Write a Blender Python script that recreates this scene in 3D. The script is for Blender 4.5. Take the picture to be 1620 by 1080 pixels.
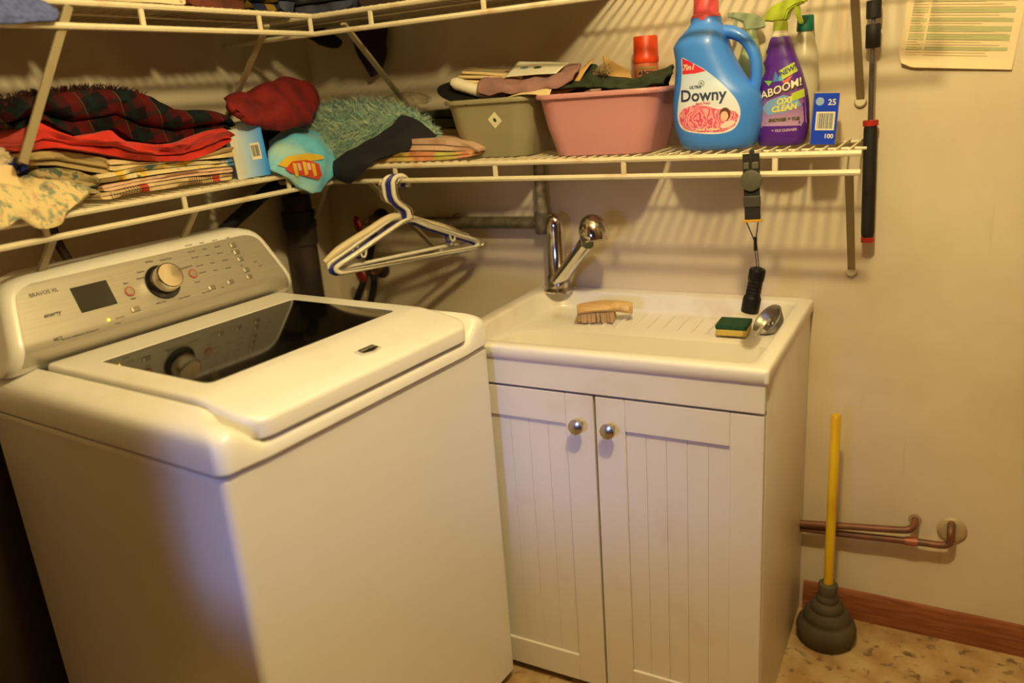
import bpy, bmesh, math, random
from mathutils import Vector, Matrix, noise
from mathutils.bvhtree import BVHTree
random.seed(7)
for o in list(bpy.data.objects): bpy.data.objects.remove(o, do_unlink=True)
scene = bpy.context.scene
COL = scene.collection

# ------------------------------------------------------------------ camera, light, exposure
IW, IH, FPX = 1620.0, 1080.0, 1271.6
CAM = Vector((1.7144, -1.9420, 1.3661))
YAW, PITCH, ROLL = math.radians(29.4081), math.radians(-17.3212), math.radians(-4.3718)
FWD = Vector((-math.sin(YAW)*math.cos(PITCH), math.cos(YAW)*math.cos(PITCH), math.sin(PITCH)))
_r = Vector((math.cos(YAW), math.sin(YAW), 0)); _u = _r.cross(FWD)
RGT = _r*math.cos(ROLL) + _u*math.sin(ROLL); UPV = -_r*math.sin(ROLL) + _u*math.cos(ROLL)
cd = bpy.data.cameras.new('camera'); cam = bpy.data.objects.new('camera', cd); COL.objects.link(cam)
cd.sensor_width = 36.0; cd.lens = 36.0*FPX/IW; cd.clip_start = 0.02
M = Matrix((RGT, UPV, -FWD)).transposed().to_4x4(); M.translation = CAM; cam.matrix_world = M
cd.dof.use_dof = True; cd.dof.focus_distance = 1.75; cd.dof.aperture_fstop = 1.6
scene.camera = cam

world = bpy.data.worlds.new('world'); scene.world = world; world.use_nodes = True
world.node_tree.nodes['Background'].inputs[0].default_value = (0.55, 0.68, 1.0, 1)
world.node_tree.nodes['Background'].inputs[1].default_value = 0.02

def area_light(name, loc, target, sx, sy, power, color):
    ld = bpy.data.lights.new(name, 'AREA'); ld.shape = 'RECTANGLE'; ld.size = sx; ld.size_y = sy
    ld.energy = power; ld.color = color
    o = bpy.data.objects.new(name, ld); COL.objects.link(o); o.location = loc
    o.rotation_euler = (Vector(target)-Vector(loc)).to_track_quat('-Z', 'Y').to_euler()
    return o
LAMP = Vector((1.55, -1.21, 2.20))
LAMP_POWER = 61.0
LAMP_COLOR = (1.0, 0.815, 0.40)
# daylight of the hall window, coming in through the open doorway behind the camera
hw = area_light('hall_window_light', (1.015, -3.30, 1.25), (0.971, -0.800, 0.650), 0.37, 0.32, 0.55, (0.28, 0.40, 1.0)); hw.data.spread = math.radians(26)
scene.view_settings.view_transform = 'Standard'; scene.view_settings.look = 'None'
scene.view_settings.gamma = 1.0; scene.view_settings.use_curve_mapping = False
scene.view_settings.exposure = 0.0

# ------------------------------------------------------------------ pixel -> place on a known plane
def ray(px, py): return FWD + RGT*((px-IW/2)/FPX) - UPV*((py-IH/2)/FPX)
def PX(px, py, X): d = ray(px, py); return CAM + d*((X-CAM.x)/d.x)
def PY(px, py, Y): d = ray(px, py); return CAM + d*((Y-CAM.y)/d.y)
def PZ(px, py, Z): d = ray(px, py); return CAM + d*((Z-CAM.z)/d.z)

# ------------------------------------------------------------------ helpers
def lin(c):
    f = lambda v: v/12.92 if v <= .04045 else ((v+.055)/1.055)**2.4
    return tuple(f(v/255.0) for v in c)
class NT:
    def __init__(s, m): s.t = m.node_tree; s.n = s.t.nodes; s.l = s.t.links
    def new(s, typ, **kw):
        n = s.n.new(typ)
        for k, v in kw.items(): setattr(n, k, v)
        return n
MATS = {}
def mat(name, col, rough=.5, metal=0.0, col2=None, nscale=20.0, namt=(.4, .65), bump=0.0, bscale=200.0, coat=0.0, spec=.5,
        trans=0.0, emit=None, estr=0.0, stretch=(1, 1, 1), alpha=1.0, sheen=0.0, sub=0.0):
    if name in MATS: return MATS[name]
    m = bpy.data.materials.new(name); m.use_nodes = True; T = NT(m)
    b = T.n['Principled BSDF']
    b.inputs['Base Color'].default_value = (*lin(col), 1); b.inputs['Roughness'].default_value = rough
    b.inputs['Metallic'].default_value = metal; b.inputs['Specular IOR Level'].default_value = spec
    b.inputs['Coat Weight'].default_value = coat; b.inputs['Coat Roughness'].default_value = .08
    b.inputs['Transmission Weight'].default_value = trans; b.inputs['Alpha'].default_value = alpha
    b.inputs['Sheen Weight'].default_value = sheen
    if emit: b.inputs['Emission Color'].default_value = (*lin(emit), 1); b.inputs['Emission Strength'].default_value = estr
    tc = mp = None
    if col2 or bump:
        tc = T.new('ShaderNodeTexCoord'); mp = T.new('ShaderNodeMapping'); mp.inputs['Scale'].default_value = stretch
        T.l.new(tc.outputs['Object'], mp.inputs[0])
    if col2:
        n = T.new('ShaderNodeTexNoise'); n.inputs['Scale'].default_value = nscale; n.inputs['Detail'].default_value = 5
        r = T.new('ShaderNodeValToRGB'); r.color_ramp.elements[0].position = namt[0]; r.color_ramp.elements[1].position = namt[1]
        r.color_ramp.elements[0].color = (*lin(col), 1); r.color_ramp.elements[1].color = (*lin(col2), 1)
        T.l.new(mp.outputs[0], n.inputs['Vector']); T.l.new(n.outputs[0], r.inputs[0]); T.l.new(r.outputs[0], b.inputs['Base Color'])
    if bump:
        n = T.new('ShaderNodeTexNoise'); n.inputs['Scale'].default_value = bscale; n.inputs['Detail'].default_value = 4
        bp = T.new('ShaderNodeBump'); bp.inputs['Strength'].default_value = bump; bp.inputs['Distance'].default_value = .003
        T.l.new(mp.outputs[0], n.inputs['Vector']); T.l.new(n.outputs[0], bp.inputs['Height']); T.l.new(bp.outputs[0], b.inputs['Normal'])
    MATS[name] = m; return m
def mat_spots(name, base, spots, scale=40.0, rough=.85, warp=.3, soft=.05):
    """printed cloth: a ground colour with several kinds of soft blotches [(colour, seed, threshold, scale factor)]"""
    if name in MATS: return MATS[name]
    m = bpy.data.materials.new(name); m.use_nodes = True; T = NT(m); b = T.n['Principled BSDF']
    b.inputs['Roughness'].default_value = rough; b.inputs['Specular IOR Level'].default_value = .2
    tc = T.new('ShaderNodeTexCoord'); prev = None
    for col, seed, th, k in spots:
        mp = T.new('ShaderNodeMapping'); mp.inputs['Location'].default_value = (seed, seed*1.7, -seed)
        T.l.new(tc.outputs['Object'], mp.inputs[0])
        n = T.new('ShaderNodeTexNoise'); n.inputs['Scale'].default_value = scale*k; n.inputs['Detail'].default_value = 3
        n.inputs['Distortion'].default_value = warp
        T.l.new(mp.outputs[0], n.inputs['Vector'])
        r = T.new('ShaderNodeValToRGB'); r.color_ramp.elements[0].position = th; r.color_ramp.elements[1].position = th+soft
        T.l.new(n.outputs[0], r.inputs[0])
        mx = T.new('ShaderNodeMix', data_type='RGBA')
        T.l.new(r.outputs[0], mx.inputs[0])
        if prev is None: mx.inputs[6].default_value = (*lin(base), 1)
        else: T.l.new(prev, mx.inputs[6])
        mx.inputs[7].default_value = (*lin(col), 1); prev = mx.outputs[2]
    T.l.new(prev, b.inputs['Base Color']); MATS[name] = m; return m
def mat_stripes(name, base, bands, rough=.85):
    """woven bands: [(axis vector, scale, phase, low, high, colour, strength)]"""
    if name in MATS: return MATS[name]
    m = bpy.data.materials.new(name); m.use_nodes = True; T = NT(m); b = T.n['Principled BSDF']
    b.inputs['Roughness'].default_value = rough; b.inputs['Specular IOR Level'].default_value = .15
    tc = T.new('ShaderNodeTexCoord'); prev = None
    for ax, sc, ph, lo, hi, col, st in bands:
        d = T.new('ShaderNodeVectorMath', operation='DOT_PRODUCT'); d.inputs[1].default_value = ax
        T.l.new(tc.outputs['Object'], d.inputs[0])
        a = T.new('ShaderNodeMath', operation='MULTIPLY_ADD'); a.inputs[1].default_value = sc; a.inputs[2].default_value = ph
        T.l.new(d.outputs['Value'], a.inputs[0])
        f = T.new('ShaderNodeMath', operation='FRACT'); T.l.new(a.outputs[0], f.inputs[0])
        g = T.new('ShaderNodeMath', operation='GREATER_THAN'); g.inputs[1].default_value = lo; T.l.new(f.outputs[0], g.inputs[0])
        h = T.new('ShaderNodeMath', operation='LESS_THAN'); h.inputs[1].default_value = hi; T.l.new(f.outputs[0], h.inputs[0])
        k = T.new('ShaderNodeMath', operation='MULTIPLY'); T.l.new(g.outputs[0], k.inputs[0]); T.l.new(h.outputs[0], k.inputs[1])
        k2 = T.new('ShaderNodeMath', operation='MULTIPLY'); k2.inputs[1].default_value = st; T.l.new(k.outputs[0], k2.inputs[0])
        mx = T.new('ShaderNodeMix', data_type='RGBA'); T.l.new(k2.outputs[0], mx.inputs[0])
        if prev is None: mx.inputs[6].default_value = (*lin(base), 1)
        else: T.l.new(prev, mx.inputs[6])
        mx.inputs[7].default_value = (*lin(col), 1); prev = mx.outputs[2]
    T.l.new(prev, b.inputs['Base Color']); MATS[name] = m; return m

def tag(o, label, cat, group=None, kind=None):
    o['label'] = label; o['category'] = cat
    if group: o['group'] = group
    if kind: o['kind'] = kind
    return o
def thing(name, label, cat, loc=(0, 0, 0), rz=0.0, group=None):
    o = bpy.data.objects.new(name, None); COL.objects.link(o); o.location = loc; o.rotation_euler = (0, 0, rz)
    o.empty_display_size = .05
    return tag(o, label, cat, group)
def adopt(o, parent, local=False):
    if parent is None: return o
    o.parent = parent
    if not local and parent.type == 'EMPTY': o.matrix_parent_inverse = parent.matrix_basis.inverted()
    return o
def add(name, verts, faces, m, parent=None, local=False, sharp=38, smooth=True):
    me = bpy.data.meshes.new(name); me.from_pydata([tuple(v) for v in verts], [], faces); me.update()
    bm = bmesh.new(); bm.from_mesh(me); bmesh.ops.recalc_face_normals(bm, faces=bm.faces); bm.to_mesh(me); bm.free()
    if smooth:
        me.shade_smooth(); me.set_sharp_from_angle(angle=math.radians(sharp))
    o = bpy.data.objects.new(name, me); COL.objects.link(o)
    if m: me.materials.append(m)
    return adopt(o, parent, local)
def join_geo(parts):
    V, F = [], []
    for v, f in parts:
        k = len(V); V += list(v); F += [tuple(i+k for i in q) for q in f]
    return V, F
def xf(vf, Mx): return [Mx @ Vector(v) for v in vf[0]], vf[1]
def g_box(x0, x1, y0, y1, z0, z1, bev=0.0, seg=2):
    bm = bmesh.new(); bmesh.ops.create_cube(bm, size=1.0)
    for v in bm.verts: v.co = Vector((x0+(v.co.x+.5)*(x1-x0), y0+(v.co.y+.5)*(y1-y0), z0+(v.co.z+.5)*(z1-z0)))
    if bev: bmesh.ops.bevel(bm, geom=list(bm.edges), offset=bev, segments=seg, affect='EDGES', profile=.5)
    bm.verts.index_update()
    r = [v.co.copy() for v in bm.verts], [tuple(v.index for v in f.verts) for f in bm.faces]; bm.free(); return r
def box(name, x0, x1, y0, y1, z0, z1, m, parent=None, bev=0.0, local=False, seg=2, mx=None):
    g = g_box(x0, x1, y0, y1, z0, z1, bev, seg)
    if mx: g = xf(g, mx)
    return add(name, *g, m, parent, local, sharp=14)
def g_loft(loops, cap0=True, cap1=True, close=False):
    n = len(loops[0]); V = [Vector(p) for L in loops for p in L]; F = []
    m = len(loops)
    for i in range(m if close else m-1):
        a, b = i*n, ((i+1) % m)*n
        for j in range(n):
            k = (j+1) % n; F.append((a+j, a+k, b+k, b+j))
    if not close:
        if cap0: F.append(tuple(range(n))[::-1])
        if cap1: F.append(tuple((m-1)*n+j for j in range(n)))
    return V, F
def smooth_path(pts, n=6, closed=False):
    P = [Vector(p) for p in pts]; out = []; L = len(P)
    rng = range(L if closed else L-1)
    for i in rng:
        if closed: p0, p1, p2, p3 = P[i-1], P[i], P[(i+1) % L], P[(i+2) % L]
        else: p0, p1, p2, p3 = P[max(i-1, 0)], P[i], P[i+1], P[min(i+2, L-1)]
        for k in range(n):
            t = k/n
            out.append(.5*((2*p1)+(p2-p0)*t+(2*p0-5*p1+4*p2-p3)*t*t+(3*p1-p0-3*p2+p3)*t*t*t))
    if not closed: out.append(P[-1])
    return out
def g_tube(pts, r, n=8, closed=False, flat=None):
    P = [Vector(p) for p in pts]; loops = []; L = len(P)
    rad = r if isinstance(r, (list, tuple)) else [r]*L
    if len(rad) != L: rad = [rad[0]+(rad[-1]-rad[0])*i/(L-1) for i in range(L)]
    prev = None
    for i in range(L):
        if closed: d = (P[(i+1) % L]-P[i-1])
        else: d = P[min(i+1, L-1)]-P[max(i-1, 0)]
        d.normalize()
        if prev is None:
            ref = Vector((0, 0, 1)) if abs(d.z) < .9 else Vector((1, 0, 0))
            s = d.cross(ref).normalized()
        else: s = (prev-d*prev.dot(d)).normalized()
        prev = s; t = d.cross(s)
        loops.append([P[i]+(s*math.cos(2*math.pi*k/n)+t*math.sin(2*math.pi*k/n))*rad[i] for k in range(n)])
    return g_loft(loops, close=closed)
def tube(name, pts, r, m, parent=None, n=8, closed=False, smooth=0, local=False):
    if smooth: pts = smooth_path(pts, smooth, closed)
    if isinstance(r, (list, tuple)) and len(r) != len(pts):
        R = []
        for i in range(len(pts)):
            t = i/(len(pts)-1)*(len(r)-1); k = min(int(t), len(r)-2); R.append(r[k]+(r[k+1]-r[k])*(t-k))
        r = R
    return add(name, *g_tube(pts, r, n, closed), m, parent, local)
def g_lathe(prof, n=28):
    loops = [[Vector((max(r, 1e-5)*math.cos(2*math.pi*k/n), max(r, 1e-5)*math.sin(2*math.pi*k/n), z)) for k in range(n)] for r, z in prof]
    return g_loft(loops)
def frame(o, zdir, xdir=None):
    z = Vector(zdir).normalized(); x = Vector(xdir) if xdir else (Vector((0, 0, 1)) if abs(z.z) < .9 else Vector((1, 0, 0)))
    x = (x-z*x.dot(z)).normalized(); y = z.cross(x)
    mx = Matrix((x, y, z)).transposed().to_4x4(); mx.translation = Vector(o); return mx
def lathe(name, prof, m, parent=None, mx=None, n=28, local=False, sharp=38):
    g = g_lathe(prof, n)
    if mx: g = xf(g, mx)
    return add(name, *g, m, parent, local, sharp)
def rrect(x0, x1, y0, y1, r, nc=6, ne=10):
    """rounded rectangle loop, counter-clockwise from the middle of nothing in particular; r = one radius or (x0y0, x1y0, x1y1, x0y1)"""
    R = r if isinstance(r, (list, tuple)) else (r,)*4
    C = [(x0+R[0], y0+R[0], R[0], 180), (x1-R[1], y0+R[1], R[1], 270), (x1-R[2], y1-R[2], R[2], 0), (x0+R[3], y1-R[3], R[3], 90)]
    out = []
    for i, (cx, cy, rr, a0) in enumerate(C):
        for k in range(nc+1):
            a = math.radians(a0+90*k/nc); out.append((cx+rr*math.cos(a), cy+rr*math.sin(a)))
        nx = C[(i+1) % 4]; a = math.radians(nx[3])
        e = (nx[0]+nx[2]*math.cos(a), nx[1]+nx[2]*math.sin(a)); s = out[-1]
        for k in range(1, ne):
            f = .012 if k == 1 else .988 if k == ne-1 else (k-1)/(ne-2)
            out.append((s[0]+(e[0]-s[0])*f, s[1]+(e[1]-s[1])*f))
    return out
def interp(tab, x, k=1):
    if x <= tab[0][0]: return tab[0][k]
    for a, b in zip(tab, tab[1:]):
        if x <= b[0]:
            t = (x-a[0])/(b[0]-a[0]) if b[0] > a[0] else 0; return a[k]+(b[k]-a[k])*t
    return tab[-1][k]
def sstep(a, b, x): t = min(1, max(0, (x-a)/(b-a))); return t*t*(3-2*t)
def nz(p, s=1.0, seed=0.0): return noise.noise(Vector(p)*s+Vector((seed, seed*.7, -seed)))

# --- cloth: a folded pile whose outline follows control columns (position along the pile, z bottom, z top)
def folded(name, cols, front, depth, mode, m, parent=None, layers=3, seed=0.0, rough=.004, n=46, gap=.80, endround=.02):
    """mode 'A': pile lies along y on the left shelf, its front at x=front; 'B': along x, its front at y=front"""
    cols = sorted(cols); s0, s1 = cols[0][0], cols[-1][0]
    # closed serpentine outline in (d: 0 front..1 back, h: 0..1)
    L = layers; t = 1.0/L; asp = (depth/max(.01, sum(c[2]-c[1] for c in cols)/len(cols)))
    half = t*.5*gap; up, dn = [], []
    def turn(cx, cz, side):  # half circle in d/h with the true aspect
        pts = []
        for k in range(1, 8):
            a = -math.pi/2+math.pi*k/8
            pts.append((cx+side*math.cos(a)*t*.5/asp, cz+math.sin(a)*t*.5, side*math.cos(a), math.sin(a)))
        return pts
    center = []
    for i in range(L):
        z = (i+.5)*t; rng = [j/6 for j in range(7)]
        e = .5*t/asp
        xs = [e+(1-2*e)*(u if i % 2 == 0 else 1-u) for u in rng]      # even layers run front->back
        for x in xs: center.append((x, z, 0, 1 if i % 2 == 0 else -1))
        if i < L-1:
            center += [(x, zz, -nx_, -nz_) for x, zz, nx_, nz_ in turn(1-e if i % 2 == 0 else e, z+.5*t, 1 if i % 2 == 0 else -1)] if i % 2 == 0 else \
                      [(x, zz, nx_, nz_) for x, zz, nx_, nz_ in turn(e, z+.5*t, -1)]
    P = []
    # outline: one side then the other
    for (x, z, ax, az) in center: P.append((x+ax*half/asp, z+az*half))
    for (x, z, ax, az) in reversed(center): P.append((x-ax*half/asp, z-az*half))
    loops = []
    for i in range(n+1):
        u = i/n; s = s0+(s1-s0)*u
        zb, zt = interp(cols, s, 1), interp(cols, s, 2)
        e = min(u, 1-u)*(s1-s0)/max(endround, 1e-4); sh = math.sqrt(max(0.0, 1-(1-min(1, e))**2))*.35+.65
        mid = (zb+zt)/2; lp = []
        for j, (d, h) in enumerate(P):
            z = zb+(zt-zb)*h; z = mid+(z-mid)*sh
            w = nz((s*9, h*3.0, d*2), 1.0, seed)*rough*2.2+nz((s*38, h*9, d*4), 1.0, seed+5)*rough*.8
            dd = d*depth+(1-d)*w*1.6+(1-sh)*depth*.12*(.5-d)
            z += nz((s*12, d*4, h), 1.0, seed+9)*rough*.9*(h if h > .2 else .2)
            lp.append((front-dd, s, z) if mode == 'A' else (s, front+dd, z))
        loops.append(lp)
    return add(name, *g_loft(loops), m, parent, sharp=60)
# --- cloth: a hanging or spread sheet through rows of control points
def sheet(name, rows, m, parent=None, thick=.004, sub=6, wr=.004, wscale=25.0, seed=0.0):
    R = [smooth_path(r, sub) for r in rows]; nc = len(R[0]); C = []
    for j in range(nc): C.append(smooth_path([r[j] for r in R], sub))
    V, F = [], []; nr = len(C[0])
    for j in range(nc):
        for i in range(nr):
            p = C[j][i]; k = Vector((nz(p, wscale, seed), nz(p, wscale, seed+3), nz(p, wscale, seed+6)))*wr
            V.append(p+k)
    for j in range(nc-1):
        for i in range(nr-1): F.append((j*nr+i, j*nr+i+1, (j+1)*nr+i+1, (j+1)*nr+i))
    o = add(name, V, F, m, parent, sharp=80)
    md = o.modifiers.new('thickness', 'SOLIDIFY'); md.thickness = thick; md.offset = 0
    return o
# --- cloth: a crumpled heap
def heap(name, c, size, m, parent=None, seed=0.0, amp=.22, scale=3.0, flat=.25, sub=5, rot=0.0):
    bm = bmesh.new(); bmesh.ops.create_icosphere(bm, subdivisions=sub, radius=1.0)
    for v in bm.verts:
        p = v.co.copy(); r = 1+amp*(abs(nz(p, scale, seed))*2-.35)+amp*.45*(abs(nz(p, scale*2.3, seed+4))*2-.3)+amp*.2*nz(p, scale*6, seed)
        q = p*r
        if q.z < -flat: q.z = -flat-(abs(q.z)-flat)*.1
        q = Vector((q.x*size[0], q.y*size[1], q.z*size[2])); q.rotate(Matrix.Rotation(rot, 3, 'Z'))
        v.co = Vector(c)+q
    bm.verts.index_update()
    V, F = [v.co.copy() for v in bm.verts], [tuple(v.index for v in f.verts) for f in bm.faces]; bm.free()
    return add(name, V, F, m, parent, sharp=70)
# --- lettering as thin mesh
def g_text(s, size, bold=0.0, shear=0.0, align='CENTER', spacing=1.0):
    cu = bpy.data.curves.new('lettering', 'FONT'); cu.body = s; cu.size = size; cu.align_x = align; cu.align_y = 'CENTER'
    cu.offset = bold; cu.shear = shear; cu.space_character = spacing; cu.resolution_u = 3
    o = bpy.data.objects.new('lettering', cu); COL.objects.link(o)
    bpy.context.view_layer.update()
    me = bpy.data.meshes.new_from_object(o.evaluated_get(bpy.context.evaluated_depsgraph_get()))
    r = [v.co.copy() for v in me.vertices], [tuple(p.vertices) for p in me.polygons]
    bpy.data.objects.remove(o); bpy.data.curves.remove(cu); bpy.data.meshes.remove(me)
    return r
def text(name, s, size, m, parent, mx, bold=0.0, shear=0.0, align='CENTER', local=False, spacing=1.0):
    g = g_text(s, size, bold, shear, align, spacing); return add(name, *xf(g, mx), m, parent, local, smooth=False)
def g_poly(pts, cuts=3):
    bm = bmesh.new(); vs = [bm.verts.new((p[0], p[1], 0)) for p in pts]; bm.faces.new(vs)
    bmesh.ops.triangulate(bm, faces=bm.faces)
    for _ in range(cuts): bmesh.ops.subdivide_edges(bm, edges=list(bm.edges), cuts=1, use_grid_fill=True)
    bmesh.ops.triangulate(bm, faces=bm.faces); bm.verts.index_update()
    r = [v.co.copy() for v in bm.verts], [tuple(v.index for v in f.verts) for f in bm.faces]; bm.free(); return r
def g_ellipse(cx, cy, rx, ry, n=24, rings=5, rot=0.0):
    V = [Vector((cx, cy, 0))]; F = []
    for i in range(1, rings+1):
        for k in range(n):
            a = 2*math.pi*k/n; x, y = rx*i/rings*math.cos(a), ry*i/rings*math.sin(a)
            V.append(Vector((cx+x*math.cos(rot)-y*math.sin(rot), cy+x*math.sin(rot)+y*math.cos(rot), 0)))
    for k in range(n): F.append((0, 1+k, 1+(k+1) % n))
    for i in range(rings-1):
        for k in range(n):
            a = 1+i*n; b = a+n; F.append((a+k, b+k, b+(k+1) % n, a+(k+1) % n))
    return V, F
def bvh_of(o):
    me = o.data; return BVHTree.FromPolygons([v.co.copy() for v in me.vertices], [tuple(p.vertices) for p in me.polygons])
def decal(name, geo, tree, mx, off, m, parent):
    """lays flat artwork (x right, y up) on a curved body along the frame's -z"""
    V = []; d = -(mx.to_3x3() @ Vector((0, 0, 1)))
    for v in geo[0]:
        w = mx @ Vector((v[0], v[1], 0)); hit = tree.ray_cast(w-d*.5, d)
        V.append((hit[0]-d*off) if hit[0] is not None else tree.find_nearest(w)[0]-d*off)
    return add(name, V, geo[1], m, parent, sharp=60)
def barcode(name, w, h, m, parent, mx, bars=14, seed=1, off=.0006):
    rnd = random.Random(seed); V = []; F = []; x = -w/2
    while x < w/2-.0005:
        b = rnd.choice([.4, .7, 1.0, 1.4])*w/bars*.5; k = len(V)
        V += [mx @ Vector(p) for p in ((x, -h/2, off), (x+b, -h/2, off), (x+b, h/2, off), (x, h/2, off))]; F.append((k, k+1, k+2, k+3))
        x += b+rnd.choice([.5, .8, 1.2])*w/bars*.5
    return add(name, V, F, m, parent, smooth=False)
def quad(name, x0, x1, y0, y1, m, parent, mx, off=.0004):
    return add(name, [mx @ Vector(p) for p in ((x0, y0, off), (x1, y0, off), (x1, y1, off), (x0, y1, off))], [(0, 1, 2, 3)], m, parent, smooth=False)
def struct(o): o['kind'] = 'structure'; return o

# ------------------------------------------------------------------ materials
W_WALL = mat('wall_paint', (228, 213, 187), .75, col2=(216, 199, 170), nscale=3.0, bump=.12, bscale=90)
W_DARK = mat('low_bounce_wall_brown', (98, 70, 46), .6, col2=(80, 56, 36), nscale=6, stretch=(1, 1, .1))  # made-up dark brown for the unseen walls, keeps bounced light down
W_CEIL = mat('ceiling_paint', (232, 226, 212), .8, bump=.1, bscale=120)
def wall_wear(m):
    T = NT(m); b = T.n['Principled BSDF']; src = b.inputs['Base Color'].links[0].from_socket
    tc = T.new('ShaderNodeTexCoord'); mp = T.new('ShaderNodeMapping'); mp.inputs['Scale'].default_value = (26, 26, 3.2)
    n = T.new('ShaderNodeTexNoise'); n.inputs['Scale'].default_value = 1.0; n.inputs['Detail'].default_value = 4
    r = T.new('ShaderNodeValToRGB'); r.color_ramp.elements[0].position = .66; r.color_ramp.elements[1].position = .80; r.color_ramp.elements[1].color = (.45, .45, .45, 1)
    mx = T.new('ShaderNodeMix', data_type='RGBA'); mx.inputs[7].default_value = (*lin((186, 140, 96)), 1)
    T.l.new(tc.outputs['Object'], mp.inputs[0]); T.l.new(mp.outputs[0], n.inputs['Vector']); T.l.new(n.outputs[0], r.inputs[0])
    T.l.new(r.outputs[0], mx.inputs[0]); T.l.new(src, mx.inputs[6]); T.l.new(mx.outputs[2], b.inputs['Base Color'])
wall_wear(W_WALL)
VINYL_W = mat('cream_wire_coating', (232, 220, 188), .45, col2=(205, 165, 120), nscale=14, namt=(.58, .78))
ENAMEL = mat('white_enamel', (236, 232, 224), .28, coat=.35)
ENAMEL_L = mat('white_lid_plastic', (240, 236, 228), .32, coat=.3, col2=(228, 216, 196), nscale=7, namt=(.62, .85))
LAMINATE = mat('white_laminate', (232, 224, 214), .42, col2=(222, 208, 190), nscale=6, namt=(.6, .8))
PORC = mat('white_sink_acrylic', (238, 232, 222), .3, coat=.2, col2=(222, 205, 182), nscale=9, namt=(.6, .8))
CHROME = mat('chrome', (215, 212, 205), .12, 1.0)
NICKEL = mat('brushed_nickel', (190, 182, 168), .26, 1.0)
BLACKP = mat('black_plastic', (22, 21, 20), .4)
BLACKR = mat('black_rubber', (26, 24, 22), .7)
COPPER = mat('aged_copper', (136, 88, 66), .5, .35, col2=(112, 82, 64), nscale=30)
DARKPIPE = mat('dark_iron_pipe', (38, 30, 26), .6, col2=(62, 48, 36), nscale=12)
GALV = mat('grey_galvanised', (128, 118, 98), .5, .3, col2=(86, 76, 60), nscale=40, namt=(.35, .7), bump=.3, bscale=60)
BASEWOOD = mat('red_brown_wood', (156, 92, 56), .5, col2=(128, 68, 38), nscale=10, stretch=(1, 8, 12))

# ------------------------------------------------------------------ the room
RX, RY, RZ = 2.55, -1.90, 2.40            # right wall, doorway wall, ceiling
def plane_wall(name, pts, m):
    return struct(add(name, pts, [tuple(range(len(pts)))], m, smooth=False))
def mat_floor():
    m = bpy.data.materials.new('mottled_vinyl'); m.use_nodes = True; T = NT(m); b = T.n['Principled BSDF']
    b.inputs['Roughness'].default_value = .45
    tc = T.new('ShaderNodeTexCoord')
    n1 = T.new('ShaderNodeTexNoise'); n1.inputs['Scale'].default_value = 13; n1.inputs['Detail'].default_value = 6
    n2 = T.new('ShaderNodeTexNoise'); n2.inputs['Scale'].default_value = 34; n2.inputs['Detail'].default_value = 5; n2.inputs['Distortion'].default_value = .6
    r1 = T.new('ShaderNodeValToRGB'); r1.color_ramp.elements[0].position = .35; r1.color_ramp.elements[1].position = .65
    r1.color_ramp.elements[0].color = (*lin((196, 168, 122)), 1); r1.color_ramp.elements[1].color = (*lin((166, 130, 84)), 1)
    r2 = T.new('ShaderNodeValToRGB'); r2.color_ramp.elements[0].position = .57; r2.color_ramp.elements[1].position = .70
    mx = T.new('ShaderNodeMix', data_type='RGBA'); mx.inputs[7].default_value = (*lin((104, 72, 44)), 1)
    for n in (n1, n2): T.l.new(tc.outputs['Object'], n.inputs['Vector'])
    T.l.new(n1.outputs[0], r1.inputs[0]); T.l.new(n2.outputs[0], r2.inputs[0])
    T.l.new(r2.outputs[0], mx.inputs[0]); T.l.new(r1.outputs[0], mx.inputs[6]); T.l.new(mx.outputs[2], b.inputs['Base Color'])
    return m
FLOOR = mat_floor()
struct(box('floor', -.1, RX+.1, -4.0, .1, -.06, 0, FLOOR))
struct(box('ceiling', -.1, RX+.1, -4.0, .1, RZ, RZ+.06, W_CEIL))
struct(box('wall_left', -.1, 0, -4.0, .1, 0, RZ, W_WALL))
struct(box('wall_back', 0, RX, 0, .1, 0, RZ, W_WALL))
struct(box('wall_right', RX, RX+.1, -4.0, .1, 0, RZ, W_DARK))
# doorway wall with the opening the photograph is taken through
DX0, DX1, DZ = 0.75, 2.12, 2.04
wv = join_geo([g_box(0, DX0, RY-.11, RY, 0, RZ), g_box(DX1, RX, RY-.11, RY, 0, RZ), g_box(DX0, DX1, RY-.11, RY, DZ, RZ)])
struct(add('wall_front', *wv, W_DARK, smooth=False))
struct(box('wall_hall', 0, RX, -4.0, -3.9, 0, RZ, W_DARK))
struct(box('light_blocker_leaf', DX0, DX1, RY-.10, RY-.065, .005, .82, W_DARK, None, .002))  # added half-height leaf, unseen, cuts the low part of the bluish light
tr = join_geo([g_box(DX0-.06, DX0, RY, RY+.014, 0, DZ+.06), g_box(DX1, DX1+.06, RY, RY+.014, 0, DZ+.06), g_box(DX0, DX1, RY, RY+.014, DZ, DZ+.06)])
struct(add('trim_1', *tr, BASEWOOD, smooth=False))
def baseboard(name, p0, p1, nrm):
    prof = [(0, 0), (.013, 0), (.013, .055), (.010, .068), (.005, .078), (0, .080)]
    L = [[Vector(p)+Vector(nrm)*a+Vector((0, 0, z)) for a, z in prof] for p in (p0, p1)]
    return struct(add(name, *g_loft(L), BASEWOOD, sharp=30))
baseboard('baseboard_back', (1.447, 0, 0), (RX, 0, 0), (0, -1, 0))
baseboard('baseboard_left', (0, RY, 0), (0, 0, 0), (1, 0, 0))
baseboard('baseboard_right', (RX, RY, 0), (RX, -.014, 0), (-1, 0, 0))
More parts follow.
